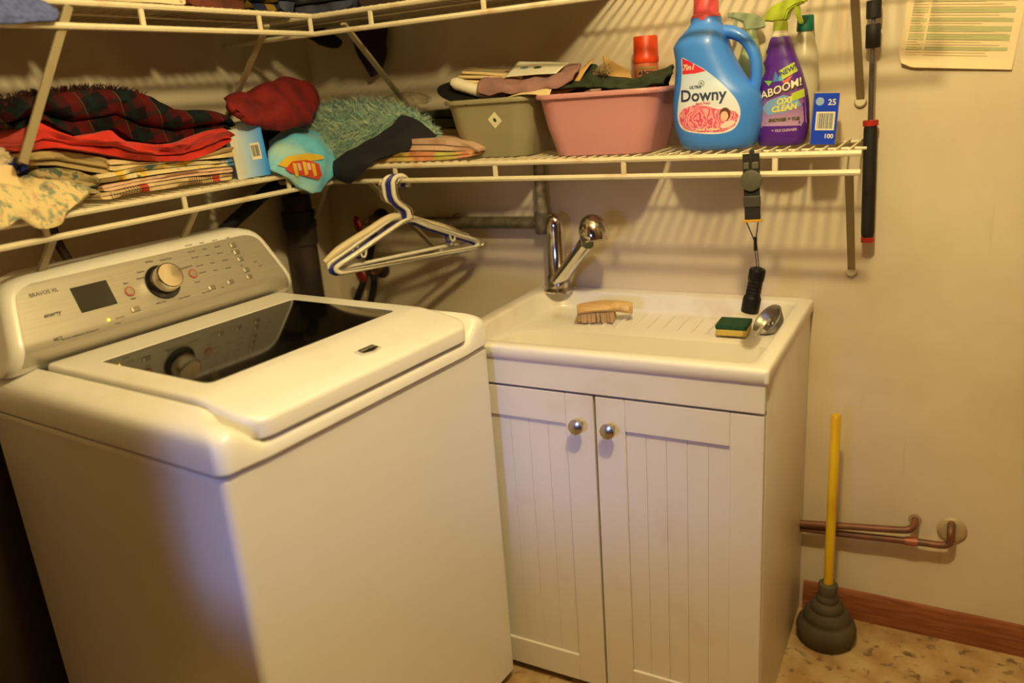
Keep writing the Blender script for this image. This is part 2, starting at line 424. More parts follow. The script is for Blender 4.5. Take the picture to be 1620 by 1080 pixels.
# ceiling lamp: round glass bowl on a metal canopy, over the middle of the floor (above the frame)
t = thing('ceiling_lamp', 'round glass ceiling lamp over the middle of the laundry room', 'lamp', (LAMP.x, LAMP.y, RZ))
lathe('canopy', [(0, RZ), (.075, RZ), (.075, RZ-.012), (.05, RZ-.03), (.03, RZ-.06), (0, RZ-.06)], NICKEL, t, Matrix.Translation((LAMP.x, LAMP.y, 0)))
lathe('bulb', [(.001, LAMP.z-.045), (.022, LAMP.z-.04), (.032, LAMP.z-.015), (.030, LAMP.z+.01), (.016, LAMP.z+.05), (.014, LAMP.z+.14), (.001, LAMP.z+.14)],
      mat('lit_bulb', (255, 214, 150), .5, emit=(255, 200, 120), estr=6), t, Matrix.Translation((LAMP.x, LAMP.y, 0)))
ld = bpy.data.lights.new('bulb_light', 'POINT'); ld.energy = LAMP_POWER; ld.color = LAMP_COLOR; ld.shadow_soft_size = .045
lo = bpy.data.objects.new('bulb_light', ld); COL.objects.link(lo); lo.location = (LAMP.x, LAMP.y, LAMP.z-.09)

# ------------------------------------------------------------------ washing machine (local frame: x forward, y across, z up)
WPOS, WROT = Vector((.8095, -1.2265, 0)), math.radians(-4.8288)
washer = thing('washing_machine', 'white top-loading washing machine with a dark glass lid and grey control panel', 'washing machine', WPOS, WROT)
WM = Matrix.Translation(WPOS) @ Matrix.Rotation(WROT, 4, 'Z'); WI = WM.inverted()
WW = .6856
def wl(L): return [Vector((x, y, z)) for x, y, z in L]
loops = []
for ins, z in ((.012, .022), (.0, .030), (0, .034), (0, .40), (0, .843), (0, .846), (.004, .852), (.012, .852)):
    loops.append([(x, y, z) for x, y in rrect(-.70+ins, 0-ins, ins, WW-ins, .014)])
add('cabinet_body', *g_loft(loops), ENAMEL, washer, True)
for a, b in ((-.65, .05), (-.65, WW-.05), (-.05, .05), (-.05, WW-.05)):
    lathe('foot', [(.001, 0), (.022, 0), (.022, .008), (.010, .012), (.010, .024), (.001, .024)], BLACKR, washer, Matrix.Translation((a, b, 0)), 16, True)
# top frame: ring around the lid, stepped down under the lid's front lip
loops = []
def frame_z(x, y, z):
    k = sstep(.030, .085, y)*sstep(.030, .085, WW-y)*sstep(-.10, -.055, x)
    return .8565+(z-.8565)*(1-.60*k)
for ins, z in ((.010, .8565), (0.001, .8575), (-.004, .862), (-.004, .870), (-.003, .885), (-.0015, .900), (.0005, .909), (.004, .9155), (.009, .9198), (.018, .9245), (.032, .9290), (.046, .9325), (.0515, .9345), (.054, .9345), (.0565, .931), (.0565, .875)):
    L = rrect(-.70+max(ins, 0), .004-ins, ins, WW-ins, max(.016, .024+ins*.55), 8, 40)
    loops.append([(x, y, frame_z(x, y, z)) for x, y in L])
add('top_frame', *g_loft(loops, True, True), ENAMEL_L, washer, True)
# lid
def lid_z(x):
    t = min(1.0, max(0.0, (x+.118)/.118)); return .9445-.019*t-.003*sstep(.9, 1.0, t)
LA0, LA1, LB0, LB1 = -.568, .010, .0605, .6255
GA0, GA1, GB0, GB1 = -.468, -.152, .112, .580
def lid_loop(ins): return rrect(LA0+ins, LA1-ins, LB0+ins, LB1-ins, (max(.004, .012-ins), max(.006, .042-ins), max(.006, .042-ins), max(.004, .012-ins)), 8, 30)
gl = rrect(GA0, GA1, GB0, GB1, (.006, .016, .016, .006), 8, 30)
loops = [[(x, y, .885 if x > -.1 else .90) for x, y in lid_loop(.010)]]
loops.append([(x, y, lid_z(x)-.016-.016*sstep(-.12, -.03, x)) for x, y in lid_loop(.001)])
loops.append([(x, y, lid_z(x)-.010) for x, y in lid_loop(.0)])
loops.append([(x, y, lid_z(x)-.004) for x, y in lid_loop(.0015)])
loops.append([(x, y, lid_z(x)-.001) for x, y in lid_loop(.005)])
lo_ = lid_loop(.010)
for k in range(0, 11):
    f = k/10; lp = []
    for (x, y), (gx, gy) in zip(lo_, gl):
        X, Y = x+(gx-x)*f, y+(gy-y)*f; lp.append((X, Y, lid_z(X)))
    loops.append(lp)
loops.append([(x, y, .9425) for x, y in rrect(GA0+.001, GA1-.001, GB0+.001, GB1-.001, (.006, .016, .016, .006), 8, 30)])
loops.append([(x, y, .9300) for x, y in rrect(GA0+.001, GA1-.001, GB0+.001, GB1-.001, (.006, .016, .016, .006), 8, 30)])
lid = add('lid', *g_loft(loops), ENAMEL_L, washer, True, sharp=50)
loops = [[(x, y, z) for x, y in rrect(GA0+.0012, GA1-.0012, GB0+.0012, GB1-.0012, (.006, .016, .016, .006), 8, 30)] for z in (.934, .9432)]
add('glass_panel', *g_loft(loops), mat('smoked_glass', (12, 10, 9), .06, spec=.55), lid, True)
# badge on the lid front
def lid_frame(a, b, up=.0):
    dz = (lid_z(a+.004)-lid_z(a-.004))/.008; n = Vector((-dz, 0, 1)).normalized()
    xdir = Vector((0, 1, 0)); ydir = n.cross(xdir); mx = Matrix((xdir, ydir, n)).transposed().to_4x4()
    mx.translation = Vector((a, b, lid_z(a)+up)); return mx
bm_ = lid_frame(-.040, .372)
shield = [(-.024, .013), (.024, .013), (.0245, -.007), (0, -.015), (-.0245, -.007)]
def prism(pts, z0, z1, s=1.0): return g_loft([[(x, y, z0) for x, y in pts], [(x, y, z1-.001) for x, y in pts], [(x*s, y*s, z1) for x, y in pts]])
bd = add('badge', *xf(prism(shield, 0, .0045, .94), bm_), mat('bright_badge_rim', (232, 226, 210), .35, .4), lid, True, sharp=20)
inner = [(-.0195, .0105), (.0195, .0105), (.0200, -.0045), (0, -.0105), (-.0200, -.0045)]
add('badge_field', *xf(prism(inner, .0045, .0053, .98), bm_), BLACKP, lid, True, sharp=20)
text('badge_lettering', 'MAYTAG', .0088, mat('silver_print', (200, 190, 165), .4, .3), lid, bm_ @ Matrix.Translation((0, .0025, .0056)), bold=.0002, local=True)
# console
AF = [(.930, -.590), (.938, -.580), (.948, -.571), (.960, -.565), (.974, -.563), (.986, -.566), (1.00, -.573), (1.082, -.615), (1.092, -.622), (1.0985, -.632), (1.1025, -.646)]
HWT = [(.930, .343), (.945, .341), (1.00, .326), (1.03, .317), (1.05, .311), (1.070, .304), (1.083, .295), (1.092, .283), (1.0985, .266), (1.1025, .248)]
MIDB = WW/2
loops = []
for z in (.930, .934, .938, .943, .948, .954, .960, .967, .974, .980, .986, .993, 1.00, 1.02, 1.04, 1.05, 1.060, 1.070, 1.077, 1.083, 1.088, 1.092, 1.0955, 1.0985, 1.101, 1.1025):
    a, w = interp(AF, z), interp(HWT, z)
    loops.append([(x, y, z) for x, y in rrect(-.698, a, MIDB-w, MIDB+w, .020, 6, 14)])
console = add('control_console', *g_loft(loops), ENAMEL_L, washer, True, sharp=50)
def mat_brushed():
    m = bpy.data.materials.new('brushed_grey_panel'); m.use_nodes = True; T = NT(m); b = T.n['Principled BSDF']
    b.inputs['Metallic'].default_value = .5; b.inputs['Roughness'].default_value = .40
    tc = T.new('ShaderNodeTexCoord'); mp = T.new('ShaderNodeMapping'); mp.inputs['Scale'].default_value = (500, 6, 500)
    n = T.new('ShaderNodeTexNoise'); n.inputs['Scale'].default_value = 1.0; n.inputs['Detail'].default_value = 3
    r = T.new('ShaderNodeValToRGB'); r.color_ramp.elements[0].color = (*lin((176, 168, 152)), 1); r.color_ramp.elements[1].color = (*lin((200, 192, 176)), 1)
    T.l.new(tc.outputs['Object'], mp.inputs[0]); T.l.new(mp.outputs[0], n.inputs['Vector']); T.l.new(n.outputs[0], r.inputs[0]); T.l.new(r.outputs[0], b.inputs['Base Color'])
    return m
V, F = [], []; NZ, NT_ = 36, 40
for i in range(NZ+1):
    z = .9445+(1.0860-.9445)*i/NZ; w = interp(HWT, z)-.021
    d = (1.0860-z)
    if d < .022: w -= .022-math.sqrt(max(0, .022**2-(.022-d)**2))
    for j in range(NT_+1):
        V.append((interp(AF, z)+.0014, MIDB+w*(2*j/NT_-1), z))
for i in range(NZ):
    for j in range(NT_): k = i*(NT_+1)+j; F.append((k, k+1, k+NT_+2, k+NT_+1))
panel = add('control_panel', V, F, mat_brushed(), washer, True, sharp=70)
def fpx(px, py):
    """photo pixel -> (y across, z) on the sloping panel"""
    C = WI @ CAM; d = WI.to_3x3() @ ray(px, py); a = -.59
    for _ in range(8):
        q = C+d*((a-C.x)/d.x); a = interp(AF, q.z)+.0014
    return q.y, q.z
def fframe(b, z, up=0.0):
    da = (interp(AF, z+.004)-interp(AF, z-.004))/.008; n = Vector((1, 0, -da)).normalized(); xd = Vector((0, 1, 0)); yd = n.cross(xd)
    mx = Matrix((xd, yd, n)).transposed().to_4x4(); mx.translation = Vector((interp(AF, z)+.0014, b, z))+n*up; return mx
PRINT = mat('grey_panel_print', (92, 84, 70), .6); PRINTL = mat('light_panel_print', (214, 204, 180), .5)
# display
q = [fpx(105.5, 456), fpx(171, 441), fpx(189, 480), fpx(126.7, 497)]
cb, cz = sum(p[0] for p in q)/4, sum(p[1] for p in q)/4; dm = fframe(cb, cz)
box('display', -.0375, .0375, -.0265, .0265, -.001, .0012, mat('dark_display', (40, 36, 30), .15, coat=.4), panel, .001, True, mx=dm)
# dial
kb, kz = fpx(257, 446); km = fframe(kb, kz)
dial = lathe('dial_base', [(.001, 0), (.037, 0), (.038, .003), (.036, .008), (.031, .012), (.001, .012)], mat('dark_dial_ring', (36, 32, 28), .25, .3, coat=.5), panel, km, 40, True)
lathe('dial_cap', [(.029, .010), (.029, .036), (.0275, .039), (.026, .040), (.0255, .0395), (.001, .0405)], mat('spun_dial_metal', (228, 218, 198), .2, 1.0), panel, km, 40, True)
# round start / power buttons
REDR = mat('red_button_ring', (188, 96, 80), .5)
for px, py in ((205, 461), (305, 433)):
    b, z = fpx(px, py); mx = fframe(b, z)
    lathe('round_button', [(.001, .001), (.0105, .001), (.0105, .002), (.0095, .0025), (.0085, .0022), (.001, .0022)], REDR, panel, mx, 24, True)
    lathe('round_button_cap', [(.001, .002), (.0078, .002), (.0074, .0032), (.001, .0036)], mat('grey_button', (176, 164, 142), .4, .5), panel, mx, 24, True)
# rectangular keys
KEY = mat('bright_key', (226, 218, 198), .3, .4)
for px, py, w, h in ((214, 489, .020, .011), (335, 455, .018, .010), (364, 446, .018, .010), (368, 388, .017, .011), (374, 399, .017, .011), (380, 410, .017, .011), (389, 427, .017, .011), (394, 438, .017, .011)):
    b, z = fpx(px, py); mx = fframe(b, z)
    box('key', -w/2, w/2, -h/2, h/2, 0, .0022, mat('key_body', (156, 146, 126), .4, .5), panel, .0009, True, mx=mx)
    box('key_light_bar', -w/2+.001, -w/2+.0055, -h/2+.001, h/2-.001, .0022, .0030, KEY, panel, .0003, True, mx=mx)
def ptext(s, px, py, size, m=PRINT, bold=.0001, shear=0.0, align='CENTER'):
    b, z = fpx(px, py); text('panel_lettering', s, size, m, panel, fframe(b, z, .0006), bold, shear, align, True)
ptext('BRAVOS XL', 69, 463, .0105); ptext('energy', 82, 497, .012, shear=.3, bold=.0003); ptext('MCT', 92, 536, .008, bold=.0003)
ptext('MAYTAG COMMERCIAL TECHNOLOGY', 128, 529, .0042)
for s, px, py, sz in (('Start', 199, 448, .0055), ('Pause', 211, 472, .005), ('Power', 300, 421, .0055), ('Cancel', 312, 446, .005), ('Whites', 236, 414, .006), ('Colors', 222, 430, .006), ('Normal', 222, 440, .006),
                      ('Heavy Duty', 262, 410, .006), ('Delicates', 290, 424, .0055), ('Bulky Items', 255, 478, .005), ('Clean Washer', 292, 470, .005), ('Lid Locked', 190, 502, .004), ('Sensing', 186, 511, .004)): ptext(s, px, py, sz)
for i, (px0, py0, px1, py1) in enumerate(((298, 388, 360, 376), (303, 398, 364, 386), (308, 407, 368, 397), (316, 420, 376, 407), (320, 431, 382, 420))):
    for k, s in enumerate(('Soil Level', 'Heavy', 'Normal', 'Light')): ptext(s, px0+(px1-px0)*k/3, py0+(py1-py0)*k/3, .0046)
for s, px, py in (('Water Temp', 326, 462), ('Spin', 352, 454), ('Steam', 412, 420), ('Rinse', 404, 414)): ptext(s, px, py, .0044)
b, z = fpx(172, 506); lathe('indicator_light', [(.001, .0008), (.0028, .0008), (.002, .0022), (.001, .0026)], mat('amber_led', (255, 200, 60), .4, emit=(255, 190, 40), estr=5), panel, fframe(b, z), 12, True)

tag(box('gap_shade_board', .016, .042, -1.56, -1.10, .0, .86, mat('gap_shade_brown', (44, 28, 16), .7), None, .003), 'added dark board standing in for the shade in the gap left of the washer', 'board')  # added board, its near-black colour stands in for the gap's shade
# ------------------------------------------------------------------ sink cabinet
SX0, SX1, SY, SH = .7253, 1.4447, -.5247, .846
cab = thing('sink_cabinet', 'white two-door cabinet with beadboard panels under the laundry sink', 'cabinet', ((SX0+SX1)/2, -.26, 0))
cb0, cb1, cfy = SX0+.006, SX1-.006, SY+.026
body = join_geo([g_box(cb0, cb0+.016, cfy, -.004, 0, .812, .001), g_box(cb1-.016, cb1, cfy, -.004, 0, .812, .001), g_box(cb0+.016, cb1-.016, cfy+.001, -.004, .030, .045),
                 g_box(cb0+.016, cb1-.016, -.016, -.005, .045, .812), g_box(cb0+.016, cb1-.016, cfy+.06, cfy+.075, .0, .030)])
add('carcass', *body, LAMINATE, cab)
box('apron', cb0, cb1, cfy-.022, cfy, .7575, .822, LAMINATE, cab, .002)
def door(x0, x1, knob_x):
    z0, z1, yf = .022, .7525, cfy-.019; st, rl = .064, .071
    d = box('door', x0, x1, yf+.012, cfy-.001, z0, z1, LAMINATE, cab, .001)
    box('stile', x0, x0+st, yf, yf+.012, z0, z1, LAMINATE, d, .0022); box('stile', x1-st, x1, yf, yf+.012, z0, z1, LAMINATE, d, .0022)
    box('rail', x0+st, x1-st, yf, yf+.012, z1-rl, z1, LAMINATE, d, .0022); box('rail', x0+st, x1-st, yf, yf+.012, z0, z0+rl, LAMINATE, d, .0022)
    n = 5; w = (x1-x0-2*st)/n
    for i in range(n):
        a = x0+st+i*w
        box('plank', a+.0002, a+w-.0002, yf+.0055, yf+.0125, z0+rl, z1-rl, LAMINATE, d, .0008, seg=1)
    kp = (knob_x, yf, .688)
    lathe('door_knob', [(.001, 0), (.0085, 0), (.0075, .004), (.006, .010), (.0075, .014), (.0145, .018), (.0168, .022), (.0155, .027), (.009, .030), (.001, .031)], NICKEL, d, frame(kp, (0, -1, 0)), 24)
door(cb0+.002, 1.0915, 1.060); door(1.0965, cb1-.001, 1.131)

# ------------------------------------------------------------------ laundry sink top
sink = thing('laundry_sink', 'white moulded laundry sink top with a ridged washboard ledge', 'sink', ((SX0+SX1)/2, -.26, .815))
ox = [SX0, SX1, SY, -.001]
RR = (.030, .030, .030, .095)
def slp(ins, z, x0=SX0+.034, x1=SX1-.032, y0=SY+.036, y1=-.036, r=RR, back=0.0): return [(x, y, z) for x, y in rrect(x0+ins, x1-ins, y0+ins, y1-ins-back, r, 8, 16)]
loops = [[(x, y, .816) for x, y in rrect(SX0+.012, SX1-.012, SY+.012, -.004, .004, 8, 16)]]
for ins, z in ((.004, .8165), (0, .820), (0, .838), (.0015, .8435), (.005, .846)):
    loops.append([(x, y, z) for x, y in rrect(SX0+ins, SX1-ins, SY+ins, -.001-ins*.2, .008, 8, 16)])
loops += [slp(-.004, .8462), slp(0, .8445), slp(.004, .838), slp(.010, .808), slp(.014, .800)]
loops += [slp(.016, .798, back=.004), slp(.018, .7965, back=.10), slp(.020, .7955, back=.142), slp(.024, .790, back=.158), slp(.040, .68, back=.168), slp(.055, .565, back=.175), slp(.085, .548, back=.19)]
basin = add('basin', *g_loft(loops, False, True), PORC, sink, sharp=50)
x = .905
while x < 1.375:
    tube('washboard_ridge', [(x, -.062, .7975), (x, -.10, .7985), (x, -.165, .7975), (x, -.182, .7955)], [.0025, .0042, .0042, .002], PORC, sink, 8)
    x += .0368
lathe('drain', [(.001, .5485), (.040, .5485), (.040, .551), (.032, .551), (.028, .549), (.001, .549)], CHROME, sink, Matrix.Translation((1.09, -.36, 0)))

# ------------------------------------------------------------------ faucet
fx, fy = .805, -.052
fa = thing('faucet', 'chrome pull-out faucet standing in the back corner of the sink', 'faucet', (fx, fy, SH))
lathe('base_flange', [(.001, 0), (.040, 0), (.040, .004), (.034, .009), (.031, .012), (.001, .012)], CHROME, fa, Matrix.Translation((fx, fy, SH)))
lathe('column', [(.031, .010), (.031, .042), (.0265, .048), (.0255, .150), (.0255, .175), (.0235, .190), (.0175, .201), (.009, .2065), (.001, .208)], CHROME, fa, Matrix.Translation((fx, fy, SH)), 32)
sp0 = Vector((fx+.006, fy-.012, SH+.030)); sp1 = PY(928, 383, -.150); dr = (sp1-sp0).normalized()
tube('spout', [sp0, sp0+dr*.03, sp0.lerp(sp1, .5), sp1], [.0200, .0195, .0185, .0190], CHROME, fa, 20)
hd = (dr*.55+Vector((.55, -.25, -.35))).normalized(); hc = PY(938, 364, -.155)
lathe('spray_head', [(.001, -.039), (.012, -.037), (.023, -.030), (.031, -.0175), (.0345, -.002), (.0345, .014), (.0325, .026), (.0315, .028), (.027, .0275), (.001, .0275)], CHROME, fa,
      frame(hc, Vector((.22, -.20, -1.0))), 32, sharp=50)

# ------------------------------------------------------------------ things in the sink
WOOD = mat('pale_wood', (226, 188, 128), .55, col2=(205, 160, 100), nscale=14, stretch=(1, 6, 6))
LZ = .7985
br = thing('scrub_brush', 'pale wooden scrub brush with tan bristles lying in the sink', 'brush', (.975, -.135, LZ))
BMX = Matrix.Translation((.970, -.140, LZ+.0022)) @ Matrix.Rotation(math.radians(14), 4, 'Z')
loops = []
for u in range(21):
    t = u/20; x = -.070+.140*t
    w = .034*min(1, math.sqrt(max(0.0, 1-max(0.0, (.12-t)/.12)**2))) if t < .12 else (.034 if t < .60 else .034-.022*sstep(.60, .74, t)+.010*sstep(.76, .88, t))
    if t > .94: w *= math.sqrt(max(.02, 1-((t-.94)/.065)**2))
    zc = .027+.009*math.sin(t*math.pi*.9); h = .012 if t < .7 else .0145
    loops.append([(x, w*math.cos(a)*(1 if abs(math.cos(a)) < .8 else 1), zc+h*math.sin(a)) for a in [2*math.pi*k/14 for k in range(14)]])
add('brush_back', *xf(g_loft(loops), BMX), WOOD, br)
rnd = random.Random(3); parts = []
for i in range(17):
    for j in range(7):
        x, y = -.064+i*.0054, -.027+j*.009; z1 = .019+.008*math.sin(((x+.07)/.14)*math.pi*.9); e = .006
        dx, dy = rnd.uniform(-.003, .003)-e*(1 if i == 0 else 0), rnd.uniform(-.003, .003)
        parts.append(g_tube([(x, y, z1), (x+dx, y+dy, rnd.uniform(0, .002))], [.0023, .0030], 5))
o = add('bristles', *xf(join_geo(parts), BMX), mat('tan_bristle', (190, 158, 112), .8), br); o['kind'] = 'stuff'
sp = thing('scrub_sponge', 'green scouring sponge with a yellow underside in the sink corner', 'sponge', (1.30, -.175, LZ))
SMX = Matrix.Translation((1.297, -.168, LZ+.003)) @ Matrix.Rotation(math.radians(2), 4, 'Z')
box('sponge_body', -.034, .034, -.033, .033, .0, .016, mat('yellow_sponge', (214, 186, 88), .9, bump=.6, bscale=300), sp, .003, mx=SMX)
box('scouring_pad', -.035, .035, -.034, .034, .016, .026, mat('green_scouring_pad', (30, 74, 48), .95, bump=.9, bscale=420), sp, .0015, mx=SMX)
dn = Vector((-.62, -.44, .64)).normalized(); dc = PY(1217, 509, -.125)
dp = thing('drain_strainer', 'round metal sink strainer leaning on the right sink wall', 'strainer', dc)
DMX = frame(dc, dn)
lathe('strainer_cup', [(.001, -.016), (.028, -.016), (.036, -.004), (.0405, .006), (.042, .008), (.0425, .0065), (.041, .0095), (.036, .006), (.032, -.004), (.027, -.010), (.001, -.0105)], mat('dull_steel', (156, 150, 136), .38, .85), dp, DMX, 32)
lathe('strainer_post', [(.001, -.009), (.0055, -.009), (.0055, -.003), (.008, -.002), (.008, .002), (.001, .003)], CHROME, dp, DMX, 16)

# ------------------------------------------------------------------ wire shelves
rackrnd = random.Random(5)
def wire_shelf(name, label, axis, s0, s1, depth, z, lip, struts, braces, hooks=True, midrail=.17):
    """axis 'B' runs along x against the back wall, 'A' runs along y against the left wall"""
    P = (lambda s, d, zz: Vector((s, -d, zz))) if axis == 'B' else (lambda s, d, zz: Vector((d, s, zz)))
    sh = thing(name, label, 'shelf', P((s0+s1)/2, 0, z))
    g = Vector((0, 0, 0))
    tube('front_rail', [P(s0, depth, z-.006), P(s1, depth, z-.006)], .0060, VINYL_W, sh, 8)
    tube('hang_rail', [P(s0, depth, z-lip-.001), P(s1, depth, z-lip-.001)], .0060, VINYL_W, sh, 8)
    tube('back_rail', [P(s0, .008, z-.006), P(s1, .008, z-.006)], .0035, VINYL_W, sh, 6)
    tube('middle_rail', [P(s0, midrail, z-.006), P(s1, midrail, z-.006)], .0032, VINYL_W, sh, 6)
    w0 = None; n = int((s1-s0)/.0254); sgn = 1
    for i in range(n+1):
        s = s0+.004+i*.0254
        if s > s1: break
        if w0 is None:
            w0 = tube('wire', [P(0, .004, 0), P(0, depth-.002, 0), P(0, depth+.0045, -.003)], .0022, VINYL_W, None, 5)
            o = w0
        else: o = bpy.data.objects.new('wire', w0.data); COL.objects.link(o)
        o.location = P(s, 0, z-.0008)
        o.parent = sh; o.matrix_parent_inverse = sh.matrix_basis.inverted()
    for s in struts:
        a, b = P(s-.0055, depth-.003, z-lip-.003), P(s+.0055, depth+.0035, z-.004)
        box('lip_strut', min(a.x, b.x), max(a.x, b.x), min(a.y, b.y), max(a.y, b.y), a.z, b.z, VINYL_W, sh, .0015)
    for a, b in braces:
        a, b = Vector(a), Vector(b); d = (b-a).normalized(); mx = frame(a, d, P(1, 0, 0)-P(0, 0, 0)); L = (b-a).length
        k = box('brace', -.0080, .0080, -.0035, .0035, 0, L, mat('taupe_brace', (168, 154, 120), .5, .1), sh, .0012, mx=mx)
        wn = Vector((0, -1, 0)) if axis == 'B' else Vector((1, 0, 0))
        lathe('wall_clip', [(.001, 0), (.013, 0), (.013, .003), (.010, .008), (.001, .009)], VINYL_W, sh, frame(b+wn*.001, wn), 16)
    return sh
ZL, DL, LIPL = 1.2111, .2655, .0413
ZU, DU, LIPU = 1.5761, .3169, .0446
wire_shelf('wire_shelf', 'cream wire shelf above the sink holding the tubs and cleaning bottles', 'B', .004, 1.5555, DL, ZL, LIPL, (.47, .76, 1.08, 1.398),
           (((1.535, -DL+.004, ZL-LIPL), (1.523, -.002, .917)), ((.372, -DL+.006, ZL-LIPL), (.40, -.002, .93))))
wire_shelf('wire_shelf', 'cream wire shelf on the left wall above the washer, piled with folded blankets', 'A', -1.62, -DL-.010, DL, ZL, LIPL, (-1.064, -.751, -.433, -1.38),
           (((DL-.004, -.285, ZL-LIPL), (.002, -.105, .985)), ((DL-.004, -1.05, ZL-LIPL), (.002, -1.02, .95)), ((DL-.004, -.72, ZL-LIPL), (.002, -.66, .95))))
wire_shelf('wire_shelf', 'uppermost wire shelf on the back wall, running off the top of the picture', 'B', .004, 1.645, DU, ZU, LIPU, (.488, .792, 1.10, 1.41),
           (((.40, -DU+.006, ZU-LIPU+.015), (.364, -.002, 1.319)), ((1.528, -DU+.006, ZU-LIPU+.01), (1.523, -.002, 1.289))))
wire_shelf('wire_shelf', 'uppermost wire shelf on the left wall under the dark folded clothes', 'A', -1.62, -DU-.010, DU, ZU, LIPU, (-.332, -.50, -.809, -1.12, -1.42),
           (((DU-.006, -.472, ZU-LIPU+.015), (.002, -.40, 1.29)),))

ush = [o for o in bpy.data.objects if o.get('label', '').startswith('uppermost wire shelf on the left')][0]
ba, bb_ = Vector((DU+.002, -.958, ZU-.012)), PX(36, 258, .268)
box('support_strut', -.0080, .0080, -.003, .003, 0, (bb_-ba).length, mat('taupe_brace', (168, 154, 120)), ush, .0012, mx=frame(ba, bb_-ba, (0, 1, 0)))

# ------------------------------------------------------------------ pipes and plumbing
pp = thing('supply_pipes', 'pair of copper supply pipes running low along the wall beside the plunger', 'pipe', (1.60, -.03, .27))
up = [PY(1262, 827, -.045), PY(1350, 833, -.045), PY(1425, 838, -.045), PY(1440, 836, -.040)]
tube('upper_pipe', smooth_path(up+[Vector((up[-1].x+.008, -.020, up[-1].z+.004)), Vector((up[-1].x+.008, -.001, up[-1].z+.006))], 4), .0085, COPPER, pp, 12)
lw = [PY(1262, 835, -.035), PY(1350, 846, -.035), PY(1450, 857, -.035), PY(1490, 862, -.035), PY(1502, 858, -.035), PY(1504, 845, -.035)]
tube('lower_pipe', smooth_path(lw+[Vector((lw[-1].x, -.020, lw[-1].z+.012)), Vector((lw[-1].x, -.001, lw[-1].z+.012))], 5), .0085, COPPER, pp, 12)
tube('pipe_coupling', [PY(1432, 855, -.035), PY(1452, 857.5, -.035)], .0105, mat('bright_copper', (176, 104, 80), .5, .3), pp, 12)
esc = PY(1506, 838, -.001)
lathe('escutcheon', [(.001, 0), (.032, 0), (.032, .003), (.027, .007), (.018, .0085), (.013, .0075), (.001, .0075)], mat('painted_escutcheon', (196, 176, 140), .45, .2), pp, frame(esc, (0, -1, 0)), 28)
lathe('wall_flange', [(.001, 0), (.015, 0), (.015, .002), (.001, .0025)], mat('painted_escutcheon', (196, 176, 140)), pp, frame((up[-1].x+.008, -.001, up[-1].z+.006), (0, -1, 0)), 20)
gp = thing('galvanised_pipe', 'grey galvanised pipe elbow on the wall behind the hangers and faucet', 'pipe', (.6, -.03, 1.0))
h0, h1 = PY(672, 352, -.03), PY(856, 352, -.03)
tube('horizontal_pipe', [h0, h1], .0165, GALV, gp, 14)
tube('riser', [Vector((h1.x+.004, -.03, h1.z-.03)), Vector((h1.x+.004, -.03, ZL-.012))], .0155, mat('pale_galvanised', (168, 158, 132), .45, .4, col2=(112, 100, 80), nscale=30), gp, 14)
lathe('elbow', [(.001, -.028), (.020, -.028), (.021, -.02), (.021, .02), (.020, .028), (.001, .028)], GALV, gp, frame((h1.x+.004, -.03, h1.z), (0, 0, 1)), 16)
tube('pipe_strap', smooth_path([(h0.x+.10, -.001, h0.z+.022), (h0.x+.10, -.03, h0.z+.0185), (h0.x+.10, -.049, h0.z), (h0.x+.10, -.03, h0.z-.0185), (h0.x+.10, -.001, h0.z-.022)], 4), .0025, GALV, gp, 6)
dp_ = thing('drain_standpipe', 'thick dark drain standpipe in the corner behind the washer', 'pipe', (.062, -.20, 0))
lathe('pipe_body', [(.001, 0), (.040, 0), (.040, .98), (.044, .985), (.044, 1.03), (.040, 1.035), (.040, 1.12), (.037, 1.125), (.001, 1.125)], DARKPIPE, dp_, Matrix.Translation((.062, -.20, 0)), 28)
lathe('pipe_coupling', [(.041, .955), (.047, .957), (.047, 1.005), (.041, 1.007)], BLACKR, dp_, Matrix.Translation((.062, -.20, .075)), 28)
tag(tube('drain_hose', [(.062, -.20, 1.10), (.062, -.215, 1.155), (.060, -.28, 1.158), (.055, -.38, 1.115), (.050, -.48, 1.065), (.050, -.60, .99), (.052, -.66, .85), (.052, -.68, .55)], .017, BLACKR, None, 12, smooth=6),
    'black corrugated drain hose bending from the dark standpipe down behind the washer', 'hose')
tag(tube('power_cord', [(.02, -.90, 1.16), (.03, -.90, 1.12), (.035, -.88, 1.05), (.03, -.86, .95), (.03, -.86, .70)], .010, mat('dark_cord', (66, 44, 44), .6), None, 8, smooth=5),
    'dark power cord hanging on the left wall behind the washer console', 'cord')
REDH = mat('red_valve_handle', (150, 38, 36), .45)
